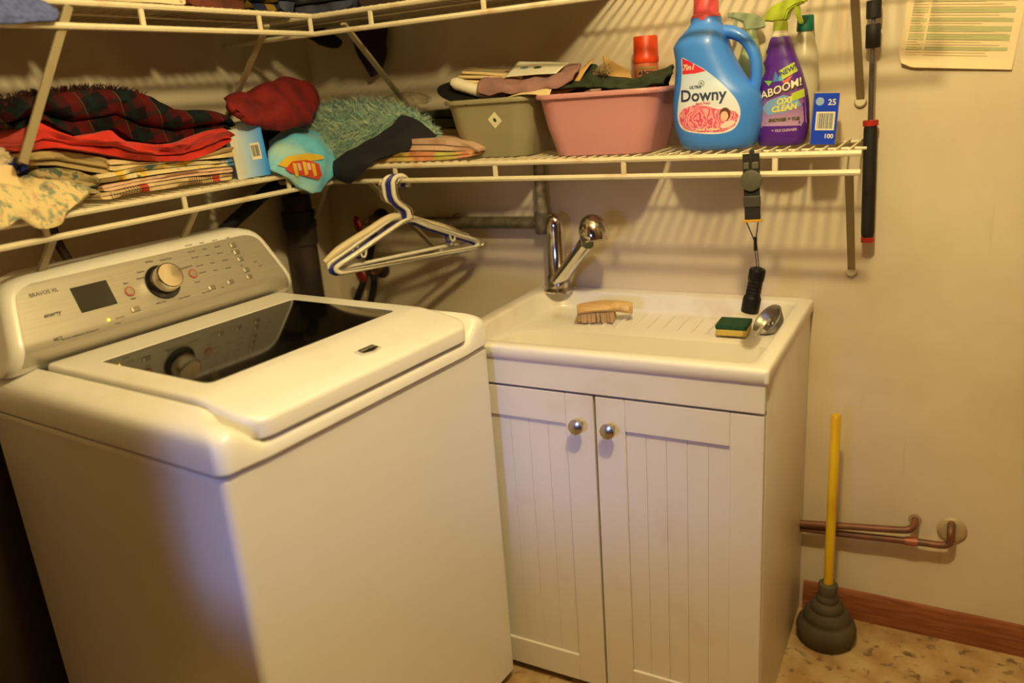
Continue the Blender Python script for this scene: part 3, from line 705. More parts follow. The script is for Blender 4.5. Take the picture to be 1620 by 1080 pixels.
for k, (hx, hy, bx, by) in enumerate(((566, 355, 604, 345), (571, 435, 604, 424))):
    hb = PY(bx, by, -.001); hp = PY(hx, hy, -.085)
    v = thing('water_valve', ('upper' if k == 0 else 'lower')+' of two wall water valves with a red wheel handle, behind the hangers', 'valve', hb, group='washer water valves')
    lathe('wall_plate', [(.001, 0), (.030, 0), (.028, .005), (.001, .006)], DARKPIPE, v, frame(hb, (0, -1, 0)), 24)
    bd_ = hb+Vector((0, -.045, 0))
    tube('valve_body', [hb, bd_, bd_+Vector((0, -.006, -.01))], [.013, .016, .016], mat('old_brass', (122, 88, 44), .4, .7), v, 14)
    tube('valve_stem', [bd_, hp], .007, mat('old_brass', (122, 88, 44)), v, 10)
    sd = (hp-bd_).normalized(); hm = frame(hp, sd)
    ring = [hm @ Vector((.0215*math.cos(a), .0215*math.sin(a), 0)) for a in [2*math.pi*i/24 for i in range(24)]]
    tube('handle_wheel', ring, .0052, REDH, v, 8, True)
    add('handle_spokes', *join_geo([g_tube([hm @ Vector((.021*math.cos(a), .021*math.sin(a), 0)), hm @ Vector((-.021*math.cos(a), -.021*math.sin(a), 0))], .004, 6) for a in (0, math.pi/3, 2*math.pi/3)]), REDH, v)
    tag(tube('supply_hose', [bd_+Vector((0, 0, -.008)), bd_+Vector((0, -.006, -.05)), bd_+Vector((-.03, -.03, -.16)), bd_+Vector((-.07, -.08, -.30)), bd_+Vector((-.08, -.14, -.50))], .0105, BLACKR, None, 10, smooth=5),
        'black washer hose hanging from the '+('upper' if k == 0 else 'lower')+' red water valve', 'hose', 'washer supply hoses')

# ------------------------------------------------------------------ plunger
pb = PZ(1306, 985, .045); pb = Vector((1.520, -.118, 0))
pl = thing('plunger', 'toilet plunger with a tiered grey rubber cup and yellow wooden handle', 'plunger', pb)
lathe('rubber_cup', [(.001, .004), (.046, .003), (.056, .0), (.061, .002), (.068, .018), (.0705, .030), (.0705, .040), (.067, .052), (.059, .061), (.055, .064), (.0555, .070), (.053, .079), (.046, .087), (.039, .091), (.039, .097), (.037, .104), (.031, .111), (.026, .114), (.027, .121), (.0255, .128), (.0215, .132), (.0225, .136), (.0225, .160), (.0195, .163), (.001, .163)],
      mat('grey_rubber', (86, 74, 54), .75, col2=(66, 56, 40), nscale=10), pl, Matrix.Translation(pb), 40, sharp=60)
tp = PY(1323, 655, -.112); hb = pb+Vector((0, 0, .150))
tube('handle', [hb, hb.lerp(tp, .5), tp-(tp-hb).normalized()*.004, tp], [.0112, .0112, .0112, .0085], mat('yellow_paint_wood', (232, 192, 28), .45, col2=(218, 172, 24), nscale=9), pl, 16)
# ------------------------------------------------------------------ extension pole hanging at the shelf end
RED = mat('red_plastic', (176, 44, 34), .45)
e0, e1 = PY(1372, 383, -.034), PY(1383, 0, -.034); dr = (e1-e0).normalized()
po = thing('extension_pole', 'telescopic pole with black grips and red collars hanging at the shelf end', 'pole', e0)
def pz(py): 
    best = min(range(0, 400), key=lambda k: abs((lambda q: q)(proj_y(e0+dr*(k*.0015)))-py)); return e0+dr*(best*.0015)
def proj_y(p): d = p-CAM; return IH/2-FPX*d.dot(UPV)/d.dot(FWD)
top = e0+dr*((1.545-e0.z)/dr.z)
tube('steel_rod', [pz(195), top], .0062, mat('pole_steel', (150, 146, 142), .3, .9), po, 14)
def grip(name, ya, yb, r, m): tube(name, [pz(ya), pz(ya).lerp(pz(yb), .04), pz(ya).lerp(pz(yb), .96), pz(yb)], [r*.9, r, r, r*.9], m, po, 18)
SCUF = mat('scuffed_black_foam', (24, 22, 20), .7, col2=(70, 64, 52), nscale=60, namt=(.64, .74))
grip('lower_grip', 374, 197, .0135, SCUF); grip('end_cap', 385, 374, .0135, RED); grip('red_collar', 199, 190, .0155, RED)
grip('grip_segment', 76, 38, .0145, SCUF); grip('grip_segment', 29, 1, .0145, SCUF)
tube('hanging_loop', smooth_path([top, top+Vector((.006, .012, .012)), top+Vector((0, .026, .0335)), top+Vector((-.006, .012, .012)), top], 5), .0016, BLACKR, po, 6)
# ------------------------------------------------------------------ notice on the wall
pa = thing('paper_notice', 'printed sheet with pale green table rows pinned to the wall', 'paper', PY(1505, 60, 0))
bl, brp = PY(1418, 106, -.004), PY(1592, 110, -.004); xd = (brp-bl).normalized(); pw, ph = .208, .210
zd = Vector((0, -1, 0)); yd = zd.cross(xd).normalized()
V, F = [], []
def curl(u, v): return .0015+.010*max(0, (.16-v)/.16)**1.6*(1-.55*u)+.004*max(0, .12-u)/.12
for i in range(25):
    for j in range(25):
        u, v = j/24, i/24; p = bl+xd*(pw*u)+yd*(ph*v); p.y = -curl(u, v)
        if u+v*1.0 < .14: p += (xd+yd)*(.14-(u+v))*.06
        V.append(p)
for i in range(24):
    for j in range(24): k = i*25+j; F.append((k, k+1, k+26, k+25))
add('sheet', V, F, mat('aged_paper', (238, 218, 178), .8), pa, sharp=80)
def band(name, u0, u1, v0, v1, m, off=.0007):
    V, F = [], []
    for i in range(3):
        for j in range(9):
            u, v = u0+(u1-u0)*j/8, v0+(v1-v0)*i/2; p = bl+xd*(pw*u)+yd*(ph*v); p.y = -curl(u, v)-off; V.append(p)
    for i in range(2):
        for j in range(8): k = i*9+j; F.append((k, k+1, k+10, k+9))
    return V, F
GRN = mat('pale_green_print', (206, 204, 150), .85); GRND = mat('grey_green_print', (184, 188, 140), .85); TXT = mat('grey_paper_print', (190, 168, 128), .85)
rows = ((.165, .195), (.255, .305), (.335, .380), (.42, .45), (.50, .54), (.60, .64), (.70, .74), (.80, .84))
add('green_row', *join_geo([band('', .06, .20, a, b, None) for a, b in rows]), GRN, pa, smooth=False)
add('green_row', *join_geo([band('', .22, .93, a, b, None) for a, b in rows]), GRND, pa, smooth=False)
rnd = random.Random(11); parts = []
for r in range(36):
    v = .115+r*.024
    parts.append(band('', .06, .06+rnd.uniform(.08, .14), v, v+.004, None, .0011)); parts.append(band('', .22, rnd.uniform(.6, .92), v, v+.004, None, .0011))
add('printed_lines', *join_geo(parts), TXT, pa, smooth=False)

# ------------------------------------------------------------------ clothes hangers on the hang rail
HR = Vector((.470, -DL, ZL-LIPL-.001))          # point on the rail
WHITEP = mat('white_hanger_plastic', (236, 228, 206), .35); BLUEP = mat('blue_hanger_plastic', (34, 44, 150), .35)
WIREM = mat('hanger_wire', (200, 192, 172), .25, .9)
def hanger(name, label, dx, ang, m, r, kind, drop=0.0, tilt=0.0):
    t = math.radians(ang); ex = Vector((math.cos(t), math.sin(t), 0)); ez = Vector((0, 0, 1))
    o = HR+Vector((dx, 0, 0)); rr = .0062+r+.0004
    mx = Matrix.Rotation(tilt, 3, ex.cross(ez))
    P = lambda u, v: o+mx @ (ex*u+ez*v)
    h = thing(name, label, 'hanger', o, group='clothes hangers on the rail')
    hook = [P(rr*1.25*math.cos(a)+.0, rr*math.sin(a)) for a in [math.radians(-30+k*15) for k in range(0, 15)]]
    if kind == 'wire': hook = [P(.020*math.cos(a)-.008+.0, .020*math.sin(a)-.020+rr) for a in [math.radians(-20+k*16) for k in range(0, 13)]]
    else: hook = [P(.021*math.cos(a)-.006, .021*math.sin(a)-.021+rr) for a in [math.radians(-25+k*17) for k in range(0, 13)]]
    nk = P(.006, -.075-drop); nk2 = P(.006, -.100-drop)
    tube('hook', smooth_path(hook+[P(-.024, -.045), nk, nk2], 3), r, m, h, 10)
    W2, D0, D1 = .205, -.102-drop, -.197-drop
    arms = [nk2, P(.06, D0-.022), P(.150, D0-.062), P(W2-.012, D0-.080), P(W2, D0-.090), P(W2-.006, D1-.002), P(W2-.022, D1-.006), P(.08, D1-.006), P(0, D1-.006), P(-.08, D1-.006),
            P(-W2+.022, D1-.006), P(-W2+.006, D1-.002), P(-W2, D0-.090), P(-W2+.012, D0-.080), P(-.150, D0-.062), P(-.06, D0-.022)]
    tube('shoulder_bar', smooth_path(arms, 3, True), r, m, h, 10, True)
    if kind == 'plastic':
        for s in (-1, 1):
            hk = [P(s*.120, D0-.050), P(s*.121, D0-.064), P(s*.126, D0-.072), P(s*.133, D0-.069), P(s*.134, D0-.060)]
            tube('strap_hook', smooth_path(hk, 3), .0026, m, h, 6)
    return h
hanger('clothes_hanger', 'white plastic tube hanger at the front of the bunch on the rail', .018, 61, WHITEP, .0062, 'plastic')
hanger('clothes_hanger', 'blue plastic hanger just behind the front white one on the rail', .003, 60, BLUEP, .0056, 'plastic', .004)
hanger('clothes_hanger', 'white plastic hanger behind the blue one on the rail', -.012, 62, WHITEP, .0050, 'plastic', -.010, .02)
hanger('clothes_hanger', 'bare metal wire hanger in front of the white plastic ones', .031, 59, WIREM, .0014, 'wire', -.004)
hanger('clothes_hanger', 'thin wire hanger at the back of the bunch by the washer', -.026, 66, WIREM, .0014, 'wire', -.012, .03)
wd = thing('clothes_hanger', 'broad cream contoured hanger tucked behind the blue hanger', 'hanger', HR+Vector((-.019, 0, 0)), group='clothes hangers on the rail')
t0 = math.radians(63); ex = Vector((math.cos(t0), math.sin(t0), 0)); o0 = HR+Vector((-.019, 0, 0)); P = lambda u, v: o0+ex*u+Vector((0, 0, v))
tube('hook', smooth_path([P(.020*math.cos(a)-.008, .020*math.sin(a)-.020+.008) for a in [math.radians(-20+k*16) for k in range(13)]]+[P(-.02, -.045), P(.004, -.07), P(.004, -.095)], 3), .0016, WIREM, wd, 8)
arms = smooth_path([P(-.205, -.175), P(-.16, -.150), P(-.08, -.118), P(0, -.092), P(.08, -.118), P(.16, -.150), P(.205, -.175)], 5)
tube('contoured_arms', arms, [.006, .011, .010, .011, .010, .011, .006], mat('cream_hanger', (226, 208, 168), .4), wd, 12)

# ------------------------------------------------------------------ lanyard and torch hanging from the sink shelf
ly = thing('torch_lanyard', 'dark webbing lanyard with a round buckle hanging from the sink shelf', 'lanyard', PY(1188, 250, -.276))
STRAP = mat('dark_grey_webbing', (34, 31, 30), .8, bump=.5, bscale=500); BUCK = mat('olive_grey_plastic', (92, 90, 74), .5)
a, b, c = PY(1188, 246, -.2755), PY(1190, 318, -.2785), PY(1190, 347, -.2785)
tube('strap_loop', smooth_path([a+Vector((0, .018, -.002)), a+Vector((0, .010, .0075)), a+Vector((0, .000, -.004)), a+Vector((0, -.002, -.03))], 4), .0045, STRAP, ly, 8)
mx = frame(b, a-b, (1, 0, 0)); L = (a-b).length
box('strap', -.0165, .0165, -.0022, .0022, L*.40, L+.004, STRAP, ly, .001, mx=mx)
box('clip_bar', -.0150, .0150, -.004, .004, L*.70, L*.86, BUCK, ly, .002, mx=mx)
lathe('round_buckle', [(.001, -.004), (.0205, -.004), (.0215, -.001), (.0205, .004), (.017, .0052), (.001, .0056)], BUCK, ly, frame(b.lerp(a, .46)+Vector((0, -.005, 0)), (0, -1, 0)), 28)
box('lower_strap', -.0155, .0155, -.003, .003, -(b-c).length, L*.30, STRAP, ly, .001, mx=mx)
box('lower_clip', -.0165, .0165, -.005, .005, -.012, L*.12, mat('dull_grey_clip', (70, 66, 56), .5), ly, .002, mx=mx)
box('yellow_hem', -.0185, .0185, -.0042, .0042, -(b-c).length-.005, -(b-c).length, mat('yellow_hem', (214, 160, 30), .7), ly, .001, mx=mx)
k = PY(1195, 384, -.279); f0 = PY(1199, 425, -.279); f1 = PY(1186, 493, -.279)
V, F = join_geo([g_tube([c+Vector((-.012, 0, -.004)), k], .0012, 6), g_tube([c+Vector((.012, 0, -.004)), k], .0012, 6), g_tube([k+Vector((-.0025, 0, 0)), f0+Vector((-.002, 0, .004))], .0009, 6), g_tube([k+Vector((.0025, 0, 0)), f0+Vector((.002, 0, .004))], .0009, 6)])
add('cord', V, F, BLACKP, ly)
tube('cord_toggle', [k+Vector((0, 0, .012)), k+Vector((0, 0, -.016))], .0034, BLACKP, ly, 10)
tc_ = thing('flashlight', 'small black flashlight dangling over the sink on the lanyard cord', 'flashlight', f1)
fm = frame(f1, f0-f1); FL = (f0-f1).length
lathe('barrel', [(.001, 0), (.0180, 0), (.0185, .002), (.0185, .030), (.0172, .034), (.0150, .037), (.0150, FL-.026), (.0168, FL-.022), (.0168, FL-.004), (.015, FL), (.001, FL)], mat('black_anodised', (30, 27, 25), .42, .4), tc_, fm, 28)
for q in range(5): tube('knurl_ring', [fm @ Vector((.0152*math.cos(x), .0152*math.sin(x), .045+q*.008)) for x in [2*math.pi*i/20 for i in range(20)]], .0008, BLACKP, tc_, 5, True)
lathe('tail_switch', [(.001, FL), (.008, FL), (.0075, FL+.003), (.001, FL+.0035)], BLACKR, tc_, fm, 16)

# ------------------------------------------------------------------ tubs on the sink shelf
ZS = ZL+.0016
def tub(name, label, x0, x1, y0, y1, h, taper, m, lipw=.010):
    t = thing(name, label, 'tub', ((x0+x1)/2, (y0+y1)/2, ZS)); loops = []
    R = lambda ins, z, r: [(x, y, ZS+z) for x, y in rrect(x0+ins, x1-ins, y0+ins*.7, y1-ins*.7, r, 8, 10)]
    for ins, z, r in ((taper+.006, 0, .035), (taper+.001, .001, .04), (taper-.001, .006, .04), (taper*.5, h*.5, .045), (.008, h-.012, .05), (.007, h-.010, .05), (-.002, h-.010, .055), (-.004, h-.005, .055), (-.002, h, .055), (.006, h+.0005, .05),
                      (.010, h-.003, .05), (taper*.5+.003, h*.5, .045), (taper+.004, .008, .04), (taper+.012, .004, .035)): loops.append(R(ins, z, r))
    o = add('tub_wall', *g_loft(loops), m, t, sharp=50); return t, o
PINK = mat('pink_plastic', (212, 148, 150), .42, sub=.1); OLIVE = mat('grey_olive_plastic', (158, 150, 116), .45)
pt_, pwall = tub('dish_tub', 'pink plastic dish tub of dark green cloth beside the blue jug', .854, 1.153, -.252, -.012, .137, .038, PINK)
ot_, owall = tub('dish_tub', 'grey-olive plastic dish tub stacked with papers, left of the pink tub', .590, .847, -.226, -.012, .138, .040, OLIVE)
stc = PY(783, 190, -.215)
smx = frame(stc, (0, -1, .15), (1, 0, 0)) @ Matrix.Rotation(math.radians(38), 4, 'Z'); tree = bvh_of(owall)
decal('sticker', g_poly([(-.0135, -.0135), (.0135, -.0135), (.0135, .0135), (-.0135, .0135)], 2), tree, smx, .0008, mat('cream_sticker', (236, 226, 190), .6), ot_)
decal('sticker_logo', g_ellipse(0, 0, .0038, .0052), tree, smx, .0014, mat('dark_green_print', (40, 62, 50), .6), ot_)
# cloth and odd things in the pink tub
tag(sheet('green_cloth', [[PY(868, 143, -.21), PY(905, 138, -.20), PY(935, 136, -.19), PY(960, 140, -.21), PY(1000, 141, -.21), PY(1050, 134, -.21)],
                          [PY(885, 133, -.17), PY(912, 124, -.16), PY(938, 112, -.15), PY(962, 127, -.16), PY(1010, 126, -.16), PY(1062, 112, -.17)],
                          [PY(890, 134, -.12), PY(915, 120, -.11), PY(942, 104, -.11), PY(965, 124, -.11), PY(1015, 124, -.11), PY(1064, 106, -.12)],
                          [PY(888, 150, -.06), PY(915, 146, -.05), PY(942, 140, -.05), PY(968, 142, -.05), PY(1015, 142, -.05), PY(1058, 140, -.06)]],
          mat('dark_green_cloth', (48, 58, 34), .9, col2=(34, 42, 24), nscale=60, bump=.6, bscale=250), None, .006, 8, .010, 26, 2.0), 'dark green ribbed cloth heaped in the pink tub', 'cloth')
bz = PY(953, 122, -.155); parts = []; rnd = random.Random(21)
for i in range(160):
    th, ph_ = rnd.uniform(0, 2*math.pi), rnd.uniform(0, 1.3); d = Vector((math.sin(ph_)*math.cos(th), math.sin(ph_)*math.sin(th), math.cos(ph_)))
    parts.append(g_tube([bz+d*.004, bz+d*rnd.uniform(.016, .028)+Vector((rnd.uniform(-.004, .004),)*3)], [.0012, .0007], 4))
fb = thing('frayed_brush', 'small frayed brown brush sticking up from the pink tub', 'brush', bz+Vector((0, 0, -.04)))
o = add('tuft', *join_geo(parts), mat('frayed_brown', (120, 92, 58), .85, col2=(196, 176, 136), nscale=120), fb); o['kind'] = 'stuff'
tube('brush_stem', [bz+Vector((.004, .004, -.10)), bz+Vector((0, 0, .006))], .006, mat('brown_stem', (84, 54, 36), .6), fb, 8)
# papers and cloth stacked on the olive tub
ZT = ZS+.1395
pl_ = thing('oval_tray', 'flat black oval tray leaning out over the olive tub', 'tray', PY(745, 150, -.17))
PLM = frame(PY(752, 149, -.165), Vector((.30, -.42, 1)).normalized(), (1, .1, 0))
g = g_lathe([(.001, -.003), (.090, -.003), (.098, .001), (.098, .003), (.092, .0025), (.001, .0005)], 40); g = ([Vector((v[0], v[1]*.62, v[2])) for v in g[0]], g[1])
add('tray_disc', *xf(g, PLM), mat('black_tray', (14, 12, 12), .6), pl_)
def paper(name, label, cat, corners, m, thick=.0008, bend=.006, seed=1.0, group=None):
    a, b, c, d = [Vector(p) for p in corners]; rows = []
    for i in range(4):
        v = i/3; rows.append([a.lerp(d, v).lerp(b.lerp(c, v), u/3)+Vector((0, 0, bend*math.sin(u/3*math.pi+seed)*math.cos(v*2+seed))) for u in range(4)])
    return tag(sheet(name, rows, m, None, thick, 4, .0005, 20, seed), label, cat, group)
CREAM = mat('manila_paper', (236, 208, 156), .75); WHITEPA = mat('white_paper', (236, 228, 204), .75)
tag(tube('white_tube', [PY(716, 130, -.19), PY(722, 132, -.19), PY(775, 150, -.17), PY(800, 154, -.15)], [.010, .0155, .0145, .012], mat('glossy_white_plastic', (240, 230, 206), .25, coat=.4), None, 16), 'glossy white tube lying on the black tray at the tub edge', 'tube')
for k in range(4):
    paper('manila_envelope', ('bottom', 'second lowest', 'second highest', 'topmost')[k]+' manila envelope of the pile on the olive tub', 'envelope',
          [PY(712+6*k, 134-6*k, -.185+.006*k), PY(850-8*k, 142-7*k, -.175), PY(840, 128-5*k, -.05), PY(726+4*k, 121-5*k, -.05)], CREAM, .006, .003, 1.0+k, 'manila envelopes on the tub')
tag(sheet('mauve_cloth', [[PY(757, 148, -.21), PY(790, 149, -.215), PY(830, 146, -.215), PY(870, 140, -.21), PY(905, 128, -.20)], [PY(757, 133, -.20), PY(790, 136, -.205), PY(830, 136, -.205), PY(870, 127, -.20), PY(915, 111, -.19)],
                          [PY(775, 118, -.14), PY(800, 117, -.14), PY(840, 119, -.14), PY(880, 112, -.13), PY(918, 104, -.13)], [PY(790, 122, -.07), PY(815, 120, -.07), PY(850, 121, -.07), PY(885, 116, -.07), PY(915, 112, -.07)]],
          mat('mauve_cloth', (158, 116, 112), .9, bump=.4, bscale=200), None, .006, 8, .008, 28, 4.0), 'folded mauve cloth lying across the papers on the olive tub', 'cloth')
pp1 = paper('printed_leaflet', 'white printed leaflet with a green logo on top of the mauve cloth', 'leaflet', [PY(797, 121, -.19), PY(880, 117, -.19), PY(900, 101, -.12), PY(820, 96, -.12)], WHITEPA, .001, .003, 2.0)
lf = pp1
lm = frame(PY(851, 110, -.155)+Vector((0, -.006, .010)), Vector((0, -.75, .66)), (1, 0, 0)) @ Matrix.Rotation(math.radians(-90), 4, 'Z') @ Matrix.Rotation(math.radians(90), 4, 'Z')
tr_ = bvh_of(pp1)
decal('leaflet_logo', g_ellipse(0, 0, .0105, .0048, 20, 3), tr_, lm, .0022, mat('dark_green_print', (40, 62, 50)), lf)
decal('leaflet_print', g_ellipse(-.036, .003, .011, .0045, 20, 3), tr_, lm, .0022, mat('blue_print', (118, 146, 186), .7), lf)
paper('crumpled_wrapper', 'pale crumpled wrapper hanging between the two dish tubs', 'wrapper', [PY(800, 154, -.225), PY(868, 155, -.23), PY(878, 128, -.19), PY(822, 146, -.19)], mat('pale_wrapper', (224, 200, 150), .5), .0012, .008, 3.0)
tag(sheet('brown_paper_bag', [[PY(866, 152, -.20), PY(890, 148, -.19), PY(912, 140, -.18)], [PY(872, 140, -.19), PY(905, 122, -.17), PY(935, 98, -.16)], [PY(882, 134, -.12), PY(918, 112, -.11), PY(942, 90, -.10)]],
          mat('brown_paper', (214, 170, 104), .8), None, .0015, 5, .002, 30, 7.0), 'crumpled tan paper bag standing between the two tubs', 'bag')
tag(sheet('tan_cardboard_flap', [[PY(958, 140, -.05), PY(980, 140, -.05), PY(1000, 140, -.05)], [PY(955, 100, -.035), PY(978, 112, -.035), PY(998, 118, -.035)], [PY(953, 88, -.03), PY(972, 98, -.03), PY(990, 110, -.03)]],
          mat('brown_paper', (214, 170, 104)), None, .0025, 4, .001, 20, 8.0), 'tan cardboard flap sticking up behind the pink tub', 'cardboard')

# ------------------------------------------------------------------ spray can
cx = PY(1022, 100, -.062); can = thing('spray_can', 'spray can with a bright orange cap standing in the pink tub', 'can', (cx.x, -.062, ZS+.010))
CM = Matrix.Translation((cx.x, -.062, ZS+.010)); ch = PY(1022, 57, -.062).z-ZS-.010
cbod = lathe('can_body', [(.001, 0), (.026, 0), (.028, .003), (.028, ch-.062), (.0265, ch-.054), (.001, ch-.054)], mat('orange_can_print', (206, 92, 60), .4, col2=(214, 120, 84), nscale=30), can, CM, 32)
lathe('cap', [(.0285, ch-.058), (.0295, ch-.056), (.0295, ch-.046), (.0282, ch-.043), (.0276, ch-.004), (.0262, ch), (.001, ch+.0005)], mat('orange_cap', (238, 74, 24), .4), can, CM, 32)
ct = bvh_of(cbod)  ; cm_ = frame((cx.x, -.062, PY(1022, 112, -.09).z), (.45, -1, 0), None); cm_ = Matrix((Vector((1, .45, 0)).normalized(), Vector((0, 0, 1)), Vector((.45, -1, 0)).normalized())).transposed().to_4x4(); cm_.translation = Vector((cx.x, -.062, PY(1022, 112, -.09).z))
decal('can_label_band', g_poly([(-.022, -.012), (.022, -.012), (.022, .002), (-.022, .002)], 3), ct, cm_, .0006, mat('pale_orange_print', (228, 160, 128), .6), can)
decal('can_lettering', g_text('ABOSH', .0125, .0004), ct, cm_ @ Matrix.Translation((0, -.005, 0)), .0012, mat('dark_print', (58, 46, 40), .6), can)
decal('can_stripe', g_poly([(-.022, .004), (.022, .004), (.022, .009), (-.022, .009)], 3), ct, cm_, .0006, mat('olive_print', (176, 160, 88), .6), can)

# ------------------------------------------------------------------ blue softener jug
def sect(cx, cy, hw, hd, z, n=36, e=2.6):
    L = []
    for k in range(n):
        a = 2*math.pi*k/n; c, s = math.cos(a), math.sin(a)
        L.append((cx+hw*math.copysign(abs(c)**(2/e), c), cy+hd*math.copysign(abs(s)**(2/e), s), z))
    return L
def px_body(rows, Y, hd, rounds=(), e=2.6):
    loops = []
    for i, (py, xl, xr) in enumerate(rows):
        a, b = PY(xl, py, Y), PY(xr, py, Y); loops.append(((a.x+b.x)/2, (b.x-a.x)/2, (a.z+b.z)/2, hd[i] if isinstance(hd, (list, tuple)) else hd))
    return loops
JY = -.150; BLUEJ = mat('blue_jug_plastic', (66, 140, 250), .38, coat=.15)
jug = thing('softener_jug', 'blue fabric softener jug with a red cap and rose label on the sink shelf', 'jug', (1.255, JY, ZS))
rows = [(232, 1090, 1186), (230, 1086, 1192), (224, 1080, 1198), (212, 1074, 1202), (195, 1069, 1205), (175, 1067, 1206), (158, 1067, 1205), (147, 1068, 1202), (138, 1069, 1195), (128, 1070, 1183), (118, 1071, 1176), (105, 1072, 1168), (92, 1071, 1161), (80, 1069, 1156), (73, 1068, 1154),
        (66, 1071, 1152), (57, 1077, 1150), (48, 1085, 1147), (41, 1091, 1143), (36, 1094, 1141), (28, 1094, 1140)]
hds = [.040, .046, .052, .056, .058, .059, .059, .058, .057, .055, .054, .053, .053, .052, .052, .050, .046, .040, .034, .030, .0295]
B = px_body(rows, JY, hds); dz = ZS-B[0][2]; loops = []
for (x, hw, z, hd) in B: loops.append(sect(x, JY, hw, hd, z+dz*max(0, 1-(z-B[0][2])/.06), 40, 2.5))
jb = add('jug_body', *g_loft(loops), BLUEJ, jug, sharp=60)
hp = [PY(1136, 50, JY), PY(1158, 51, JY), PY(1176, 60, JY), PY(1189, 77, JY), PY(1196, 98, JY), PY(1197, 122, JY), PY(1193, 142, JY), PY(1184, 156, JY)]
tube('handle', hp, [.014, .0135, .0120, .0115, .0115, .0115, .0120, .014], BLUEJ, jug, 16, smooth=5)
nk = PY(1117, 29, JY); cz_ = nk.z
lathe('cap', [(.001, cz_-.004), (.0300, cz_-.004), (.0305, cz_+.004), (.0290, cz_+.007), (.0262, cz_+.009), (.0250, cz_+.050), (.0235, cz_+.054), (.001, cz_+.055)], mat('red_cap_plastic', (226, 84, 92), .4), jug, Matrix.Translation((nk.x, JY, 0)), 36)
tr_ = bvh_of(jb); vd = (CAM-Vector((1.25, JY, 1.33))); vd.z = 0; vd.normalize(); vd = (vd+Vector((0, -1, 0))*1.2).normalized()
def view_frame(px, py, Y, nd=vd):
    xd = Vector((-nd.y, nd.x, 0)).normalized(); mx = Matrix((xd, Vector((0, 0, 1)), nd)).transposed().to_4x4(); mx.translation = PY(px, py, Y); return mx
JM = view_frame(1130, 160, JY-.05)
JI = JM.inverted()
def jp(px, py):  # photo pixel -> artwork coordinates on the label plane
    C = JI @ CAM; d = JI.to_3x3() @ ray(px, py); q = C+d*(-C.z/d.z); return (q.x, q.y)
lab = [jp(*p) for p in smooth_path([(1077, 92, 0), (1092, 98, 0), (1115, 110, 0), (1145, 134, 0), (1166, 158, 0), (1172, 180, 0), (1163, 202, 0), (1140, 211, 0), (1105, 211, 0), (1080, 206, 0), (1070, 190, 0), (1071, 165, 0), (1075, 140, 0), (1077, 115, 0)], 4, True) for p in [(p.x, p.y)]]
def mat_label(name, c0, c1, z0, z1):
    m = bpy.data.materials.new(name); m.use_nodes = True; T = NT(m); b = T.n['Principled BSDF']; b.inputs['Roughness'].default_value = .45
    tc = T.new('ShaderNodeTexCoord'); s = T.new('ShaderNodeSeparateXYZ'); r = T.new('ShaderNodeMapRange'); r.inputs[1].default_value = z0; r.inputs[2].default_value = z1
    cr = T.new('ShaderNodeValToRGB'); cr.color_ramp.elements[0].color = (*lin(c0), 1); cr.color_ramp.elements[1].color = (*lin(c1), 1)
    T.l.new(tc.outputs['Object'], s.inputs[0]); T.l.new(s.outputs[2], r.inputs[0]); T.l.new(r.outputs[0], cr.inputs[0]); T.l.new(cr.outputs[0], b.inputs['Base Color']); return m
decal('label', g_poly(lab, 4), tr_, JM, .0006, mat_label('pale_label', (244, 240, 246), (204, 224, 250), 1.27, 1.36), jug)
def mat_rose():
    m = bpy.data.materials.new('rose_print'); m.use_nodes = True; T = NT(m); b = T.n['Principled BSDF']; b.inputs['Roughness'].default_value = .45
    tc = T.new('ShaderNodeTexCoord'); mp = T.new('ShaderNodeMapping'); c = JM @ Vector((*jp(1107, 189), 0)); mp.inputs['Location'].default_value = (-c.x, -c.y, -c.z)
    n = T.new('ShaderNodeTexWave', wave_type='RINGS', rings_direction='Y'); n.inputs['Scale'].default_value = 38; n.inputs['Distortion'].default_value = 14; n.inputs['Detail'].default_value = 3; n.inputs['Detail Scale'].default_value = 1.8
    r = T.new('ShaderNodeValToRGB'); r.color_ramp.elements[0].color = (*lin((224, 70, 112)), 1); r.color_ramp.elements[1].color = (*lin((246, 176, 186)), 1)
    T.l.new(tc.outputs['Object'], mp.inputs[0]); T.l.new(mp.outputs[0], n.inputs['Vector']); T.l.new(n.outputs[0], r.inputs[0]); T.l.new(r.outputs[0], b.inputs['Base Color']); return m
rose = [jp(*p) for p in ((1073, 182), (1080, 172), (1092, 168), (1105, 165), (1120, 167), (1135, 172), (1150, 172), (1164, 176), (1170, 183), (1163, 199), (1145, 208), (1105, 209), (1083, 205), (1073, 194))]
decal('rose_print', g_poly(rose, 4), tr_, JM, .0010, mat_rose(), jug)
decal('red_corner', g_poly([jp(*p) for p in ((1078, 92), (1092, 98), (1117, 112), (1100, 116), (1078, 118))], 3), tr_, JM, .0010, mat('red_label_print', (226, 48, 74), .45), jug)
def jt(name, s, px, py, size, m, bold=.0003, shear=0.0, rot=0.0, off=.0016):
    x, y = jp(px, py); g = g_text(s, size, bold, shear); c, k = math.cos(rot), math.sin(rot)
    g = ([Vector((v.x*c-v.y*k+x, v.x*k+v.y*c+y, 0)) for v in g[0]], g[1]); decal(name, g, tr_, JM, off, m, jug)
NAVY = mat('navy_print', (52, 62, 92), .5)
jt('brand_lettering', 'Downy', 1112, 151, .033, NAVY, .0007)
jt('small_lettering', 'ULTRA', 1100, 138, .008, NAVY); jt('small_lettering', 'April Fresh', 1113, 163, .007, mat('pink_print', (216, 120, 140), .5))
jt('corner_lettering', '7in1', 1088, 107, .016, WHITEPA, .0004, .25); jt('small_lettering', 'Fabric Softener', 1120, 204, .008, WHITEPA)
